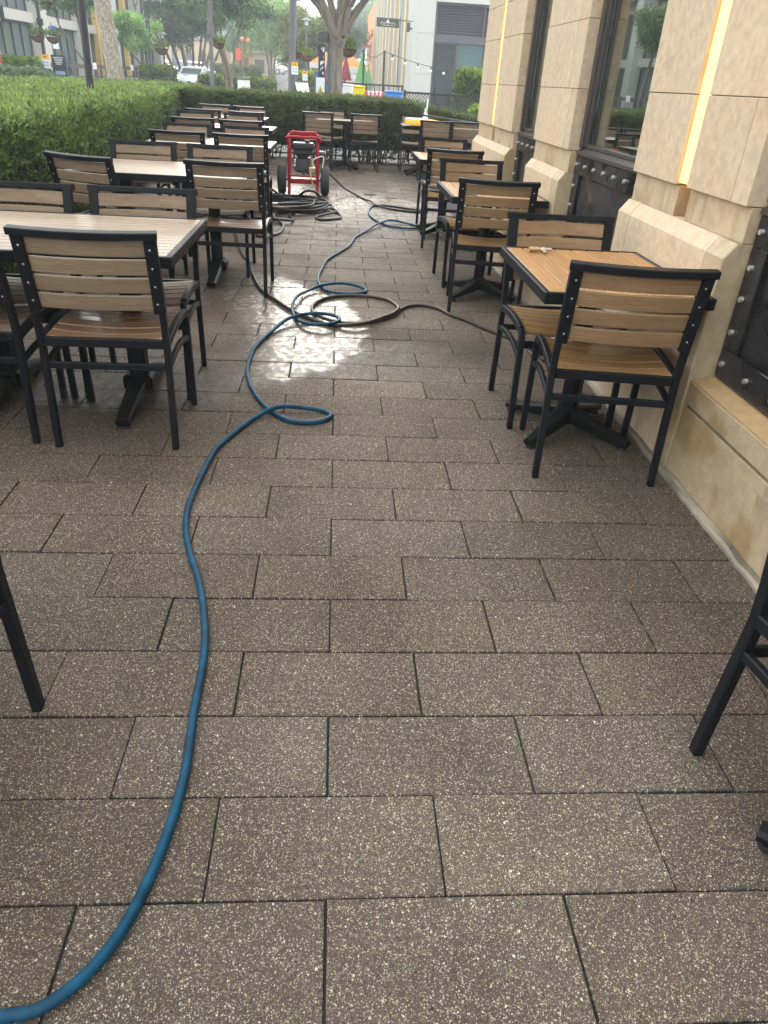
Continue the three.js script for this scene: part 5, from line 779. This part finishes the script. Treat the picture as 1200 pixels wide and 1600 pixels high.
paperBox('yellow street box with a round white print behind the back hedge', 0.54, -21, 0.3, 1.12, flat(0.72, 0.62, 0.04, 0.5), (x) => { x.fillStyle = '#e6da28'; x.fillRect(0, 0, 96, 96); x.fillStyle = '#fff'; x.beginPath(); x.arc(26, 48, 30, 0, 7); x.fill(); x.strokeStyle = '#d0612e'; x.lineWidth = 8; x.stroke(); });
paperBox('white street box with grey print next to the forked trunk', 0.25, -21.4, 0.26, 1.14, flat(0.7, 0.74, 0.78, 0.5), (x) => { x.fillStyle = '#dfe6ec'; x.fillRect(0, 0, 96, 96); x.fillStyle = '#8ea3b3'; for (let k = 0; k < 4; k++) x.fillRect(12, 16 + k * 18, 70 - k * 9, 9); });
{ const t = thing('striped_bin', 'pink and white striped bin between the yellow and blue street boxes', 'bin', [0.96, 0, -21]); for (let k = 0; k < 9; k++) mesh('stripe', cb(0.05, 0.95, 0.3, -0.22 + k * 0.0505, 0.58, 0, 0.01), k % 2 ? mat.white : flat(0.8, 0.12, 0.2, 0.6), t); mesh('bin_base', cb(0.46, 0.1, 0.28, 0, 0.04, 0), mat.blackPole, t); }
{ const t = thing('sandwich_board', 'white-faced A-board leaning behind the thick grey pole', 'A-board', [-1.1, -0.02, -24.2], 0.9); for (const s of [-1, 1]) { const g = cb(0.55, 1.2, 0.03, 0, 0, 0); g.rotateX(-s * 0.28); g.translate(0, 0.58, s * 0.17); mesh('board', g, s > 0 ? mat.white : mat.mull, t); } mesh('hinge', cb(0.5, 0.03, 0.05, 0, 1.16, 0), mat.mull, t); }
{ const t = thing('caution_board', 'white floor board with a small yellow mark before the dark pole', 'sign', [-0.5, 0, -22.4]); panel(0.24, 0.62, 0.02, label(64, 128, (x) => { x.fillStyle = '#e4edf0'; x.fillRect(0, 0, 64, 128); x.fillStyle = '#b59a2e'; x.beginPath(); x.moveTo(32, 40); x.lineTo(50, 76); x.lineTo(14, 76); x.fill(); }), mat.white, t); t.children.forEach((o) => o.position.y = 0.98); mesh('post', [cyl(0.02, 0.02, 0.7, 0, 0.33, -0.02, 8)], mat.greyPole, t); }
{ const t = thing('traffic_cone', 'red cone on the pavement near the A-board', 'cone', [-1.55, -0.02, -42]); mesh('cone', [new THREE.ConeGeometry(0.24, 0.75, 18).translate(0, 0.42, 0)], flat(0.75, 0.06, 0.06, 0.6), t); mesh('foot', cb(0.5, 0.05, 0.5, 0, 0.02, 0), flat(0.75, 0.06, 0.06, 0.6), t); }
{ const t = thing('banner_column', 'tall black banner column with white splashes beside the dark pole', 'banner', [-0.62, 0, -30]); panel(0.24, 2.2, 0.05, label(48, 256, (x) => { x.fillStyle = '#1b2022'; x.fillRect(0, 0, 48, 256); x.fillStyle = '#e8e8e8'; const r = rngOf(4); for (let k = 0; k < 14; k++) x.fillRect(8 + 30 * r(), 10 + 100 * r(), 3 + 7 * r(), 4 + 8 * r()); }), mat.mull, t); t.children.forEach((o) => o.position.y = 1.2); mesh('foot', cb(0.4, 0.06, 0.3, 0, 0, 0), mat.mull, t); }
{ const t = thing('poster_stand', 'blue poster stand on the far pavement by the market tent', 'poster', [-1.15, 0, -48]); panel(0.42, 1.2, 0.05, label(64, 160, (x) => { x.fillStyle = '#2b4f9e'; x.fillRect(0, 0, 64, 160); x.fillStyle = '#e8eef8'; x.beginPath(); x.arc(32, 70, 18, 0, 7); x.fill(); }), mat.mull, t); t.children.forEach((o) => o.position.y = 0.95); mesh('leg', [cb(0.04, 0.4, 0.04, -0.15, 0.17, 0), cb(0.04, 0.4, 0.04, 0.15, 0.17, 0), cb(0.42, 0.03, 0.3, 0, 0, 0)], mat.mull, t); }
{ const t = thing('round_sign', 'orange sign with a white dot hanging by the flower baskets', 'sign', [-2.3, 3.2, -70]); panel(0.62, 0.72, 0.06, label(64, 72, (x) => { x.fillStyle = '#e8552c'; x.fillRect(0, 0, 64, 72); x.fillStyle = '#fff'; x.beginPath(); x.arc(32, 36, 13, 0, 7); x.fill(); }), mat.orange, t); mesh('post', [cb(0.07, 3.4, 0.07, 0, -1.5, -0.06)], mat.greyPole, t); }
{ const t = thing('utility_cabinet', 'small white and grey planter box on the street hedge', 'cabinet', [-5.0, 0, -44]); mesh('cabinet', cb(0.62, 0.95, 0.4, 0, 0.45, 0, 0.02), mat.white, t); mesh('lid', cb(0.66, 0.12, 0.44, 0, 0.99, 0, 0.02), mat.greyPole, t); }
/* street furniture before the glass shop */
{
  const t = thing('menu_board', 'dark menu board leaning on a small table before the glass shop', 'menu board', [-11.2, 0, -34]); panel(0.55, 0.72, 0.05, label(96, 128, (x) => { x.fillStyle = '#2a3236'; x.fillRect(0, 0, 96, 128); x.fillStyle = '#dfe6e8'; for (let k = 0; k < 5; k++) x.fillRect(14 + k * 3, 12 + k * 10, 66 - k * 6, 5); x.fillStyle = '#9fb6d8'; x.fillRect(14, 96, 68, 24); }), mat.mull, t); t.children.forEach((o) => o.position.y = 1.12); for (const s of [-1, 1]) mesh('leg', limb([V(s * 0.2, 0.78, 0), V(s * 0.36, 0, 0.1)], [0.025, 0.02], 6), mat.mull, t); mesh('shelf', cb(0.85, 0.05, 0.4, 0, 0.75, 0.05), mat.mull, t); mesh('leg', limb([V(0, 0.75, -0.1), V(0, 0, -0.25)], [0.025, 0.02], 6), mat.mull, t);
  const u = thing('terrace_fence', 'dark slatted terrace fence with white notice cards along the shops', 'fence', [0, 0, 0]); for (let k = 0; k < 9; k++) mesh('post', cb(0.09, 1.25, 0.09, -12.0 - 0.02 * k, 0.6, -35.2 - k * 2.6), mat.mull, u); for (const y of [0.35, 0.7, 1.12]) mesh('rail', sweep([V(-12.0, y, -35.2), V(-12.18, y, -56)], V(0, 1, 0), y > 1 ? 0.16 : 0.05, 0.04), flat(0.09, 0.075, 0.06, 0.6), u); for (const z of [-41.5, -44.2, -49, -52.5]) mesh('card', cb(0.03, 0.28, 0.6, -11.93, 1.15, z), mat.white, u);
  for (const [x, z, l] of [[-10.6, -42.5, 'small dark cafe table before the terrace fence, nearest the menu board'], [-10.4, -49.5, 'small dark cafe table before the terrace fence, nearest the clipped bright hedge']]) { const q = thing('cafe_table', l, 'table', [x, 0, z]); mesh('top', cb(0.9, 0.04, 0.7, 0, 0.72, 0, 0.01), mat.mull, q); for (const a of [-1, 1]) for (const b of [-1, 1]) mesh('leg', limb([V(a * 0.36, 0.71, b * 0.26), V(a * 0.44, 0, b * 0.32)], [0.018, 0.015], 6), mat.mull, q); }
}

/* ---------- vehicles ---------- */
function car(name, label, cat, p, turn, paint, kind, lit) {
  const t = thing(name, label, cat, p, turn), S = kind === 'suv' ? { L: 4.6, H: 1.68, W: 1.88, b: 1.02, body: [[2.2, 0.32], [2.28, 0.6], [2.2, 0.86], [1.15, 1.04], [-2.0, 1.08], [-2.26, 1.0], [-2.3, 0.6], [-2.2, 0.34]], gl: [[1.15, 1.0], [0.4, 1.56], [-1.7, 1.6], [-2.15, 1.05]], rf: [[0.55, 1.53], [0.3, 1.63], [-1.5, 1.68], [-1.85, 1.6], [-1.8, 1.55]] } : { L: 4.7, H: 1.44, W: 1.84, b: 0.95, body: [[2.28, 0.26], [2.36, 0.5], [2.26, 0.7], [1.2, 0.92], [-1.75, 0.99], [-2.28, 0.95], [-2.36, 0.6], [-2.28, 0.3]], gl: [[1.2, 0.9], [0.25, 1.37], [-0.85, 1.39], [-1.85, 0.97]], rf: [[0.42, 1.33], [0.15, 1.41], [-0.8, 1.44], [-1.1, 1.36], [-0.9, 1.35]] };
  const ext = (pts, w, bev) => { const g0 = new THREE.ExtrudeGeometry(new THREE.Shape(pts.map(([a, b]) => new THREE.Vector2(a, b))), { depth: w - 2 * bev, bevelEnabled: true, bevelSize: bev * 0.6, bevelThickness: bev, bevelSegments: 3 }); g0.translate(0, 0, -(w - 2 * bev) / 2); g0.rotateY(-Math.PI / 2); const q = g0.attributes.position; for (let i = 0; i < q.count; i++) { const y = q.getY(i), zz = q.getZ(i), k = 1 - 0.24 * sstep(S.b - 0.1, S.H + 0.1, y) - 0.1 * sstep(1.4, 2.4, Math.abs(zz)); q.setX(i, q.getX(i) * k); } const h = g0.toNonIndexed(); h.computeVertexNormals(); return toCreasedNormals(h, 0.7); };
  mesh('body', ext(S.body, S.W, 0.12), paint, t); mesh('window', ext(S.gl, S.W - 0.12, 0.05), mat.shopGlass, t); mesh('roof', ext(S.rf, S.W - 0.1, 0.06), paint, t);
  for (const s of [-1, 1]) {
    mesh('pillar', [limb([V(s * (S.W / 2 - 0.14), S.b - 0.02, S.gl[0][0] - 0.05), V(s * (S.W / 2 - 0.2), S.rf[0][1], S.rf[0][0])], [0.045, 0.04], 6), limb([V(s * (S.W / 2 - 0.12), S.b, -0.2), V(s * (S.W / 2 - 0.19), S.rf[1][1], -0.25)], [0.04, 0.04], 6)], paint, t);
    mesh('headlight', cb(0.36, 0.16, 0.14, s * (S.W / 2 - 0.33), S.body[2][1] - 0.03, S.body[2][0] + 0.02, 0.03), lit ? M({ color: col(0.9, 0.9, 0.9), emissive: col(1, 0.93, 0.8), emissiveIntensity: 3.5 }) : mat.chrome, t);
    mesh('mirror', cb(0.2, 0.13, 0.1, s * (S.W / 2 + 0.06), S.b + 0.06, S.gl[0][0] - 0.25, 0.03), paint, t);
    for (const z of [1.42, -1.38]) { const w = new THREE.Group(); w.name = 'wheel'; w.position.set(s * (S.W / 2 - 0.12), 0.33, z); t.add(w); const ty = new THREE.CylinderGeometry(0.33, 0.33, 0.22, 26); ty.rotateZ(Math.PI / 2); mesh('tyre', ty, mat.rubber, w); const ri = new THREE.CylinderGeometry(0.21, 0.21, 0.235, 18); ri.rotateZ(Math.PI / 2); mesh('rim', ri, mat.chrome, w); }
  }
  mesh('grille', [cb(0.8, 0.16, 0.06, 0, S.body[1][1] - 0.02, S.body[1][0] + 0.05, 0.02), cb(1.2, 0.12, 0.06, 0, S.body[1][1] - 0.2, S.body[1][0] + 0.04, 0.02)], mat.mull, t); mesh('number_plate', cb(0.34, 0.15, 0.02, 0, S.body[1][1] - 0.02, S.body[1][0] + 0.09, 0.005), mat.white, t);
  return t;
}
const paintOf = (r, g, b) => MP({ color: col(r, g, b), roughness: 0.35, clearcoat: 1, clearcoatRoughness: 0.05 });
car('white_sedan', 'white sedan driving towards the viewer with its headlights on', 'car', [-10.4, groundY(-60), -61], -0.12, paintOf(0.72, 0.75, 0.76), 'sedan', true);
car('white_suv', 'white estate-shaped car parked across the far road', 'car', [-9.9, groundY(-126), -126], 1.15, paintOf(0.75, 0.76, 0.76), 'suv', false);
car('parked_car', 'dark blue-grey car parked under the cream building, farthest up the kerb', 'car', [-17.2, groundY(-84), -84], 1.3, paintOf(0.1, 0.14, 0.2), 'suv');
car('parked_car', 'silver car parked under the cream building, middle of three', 'car', [-18.3, groundY(-78), -78], 1.3, paintOf(0.35, 0.42, 0.48), 'suv');
car('parked_car', 'pale blue car parked beside the dark tree clump', 'car', [-14.6, groundY(-86), -86], 0.9, paintOf(0.45, 0.55, 0.68), 'suv');

renderer.render(scene, camera);
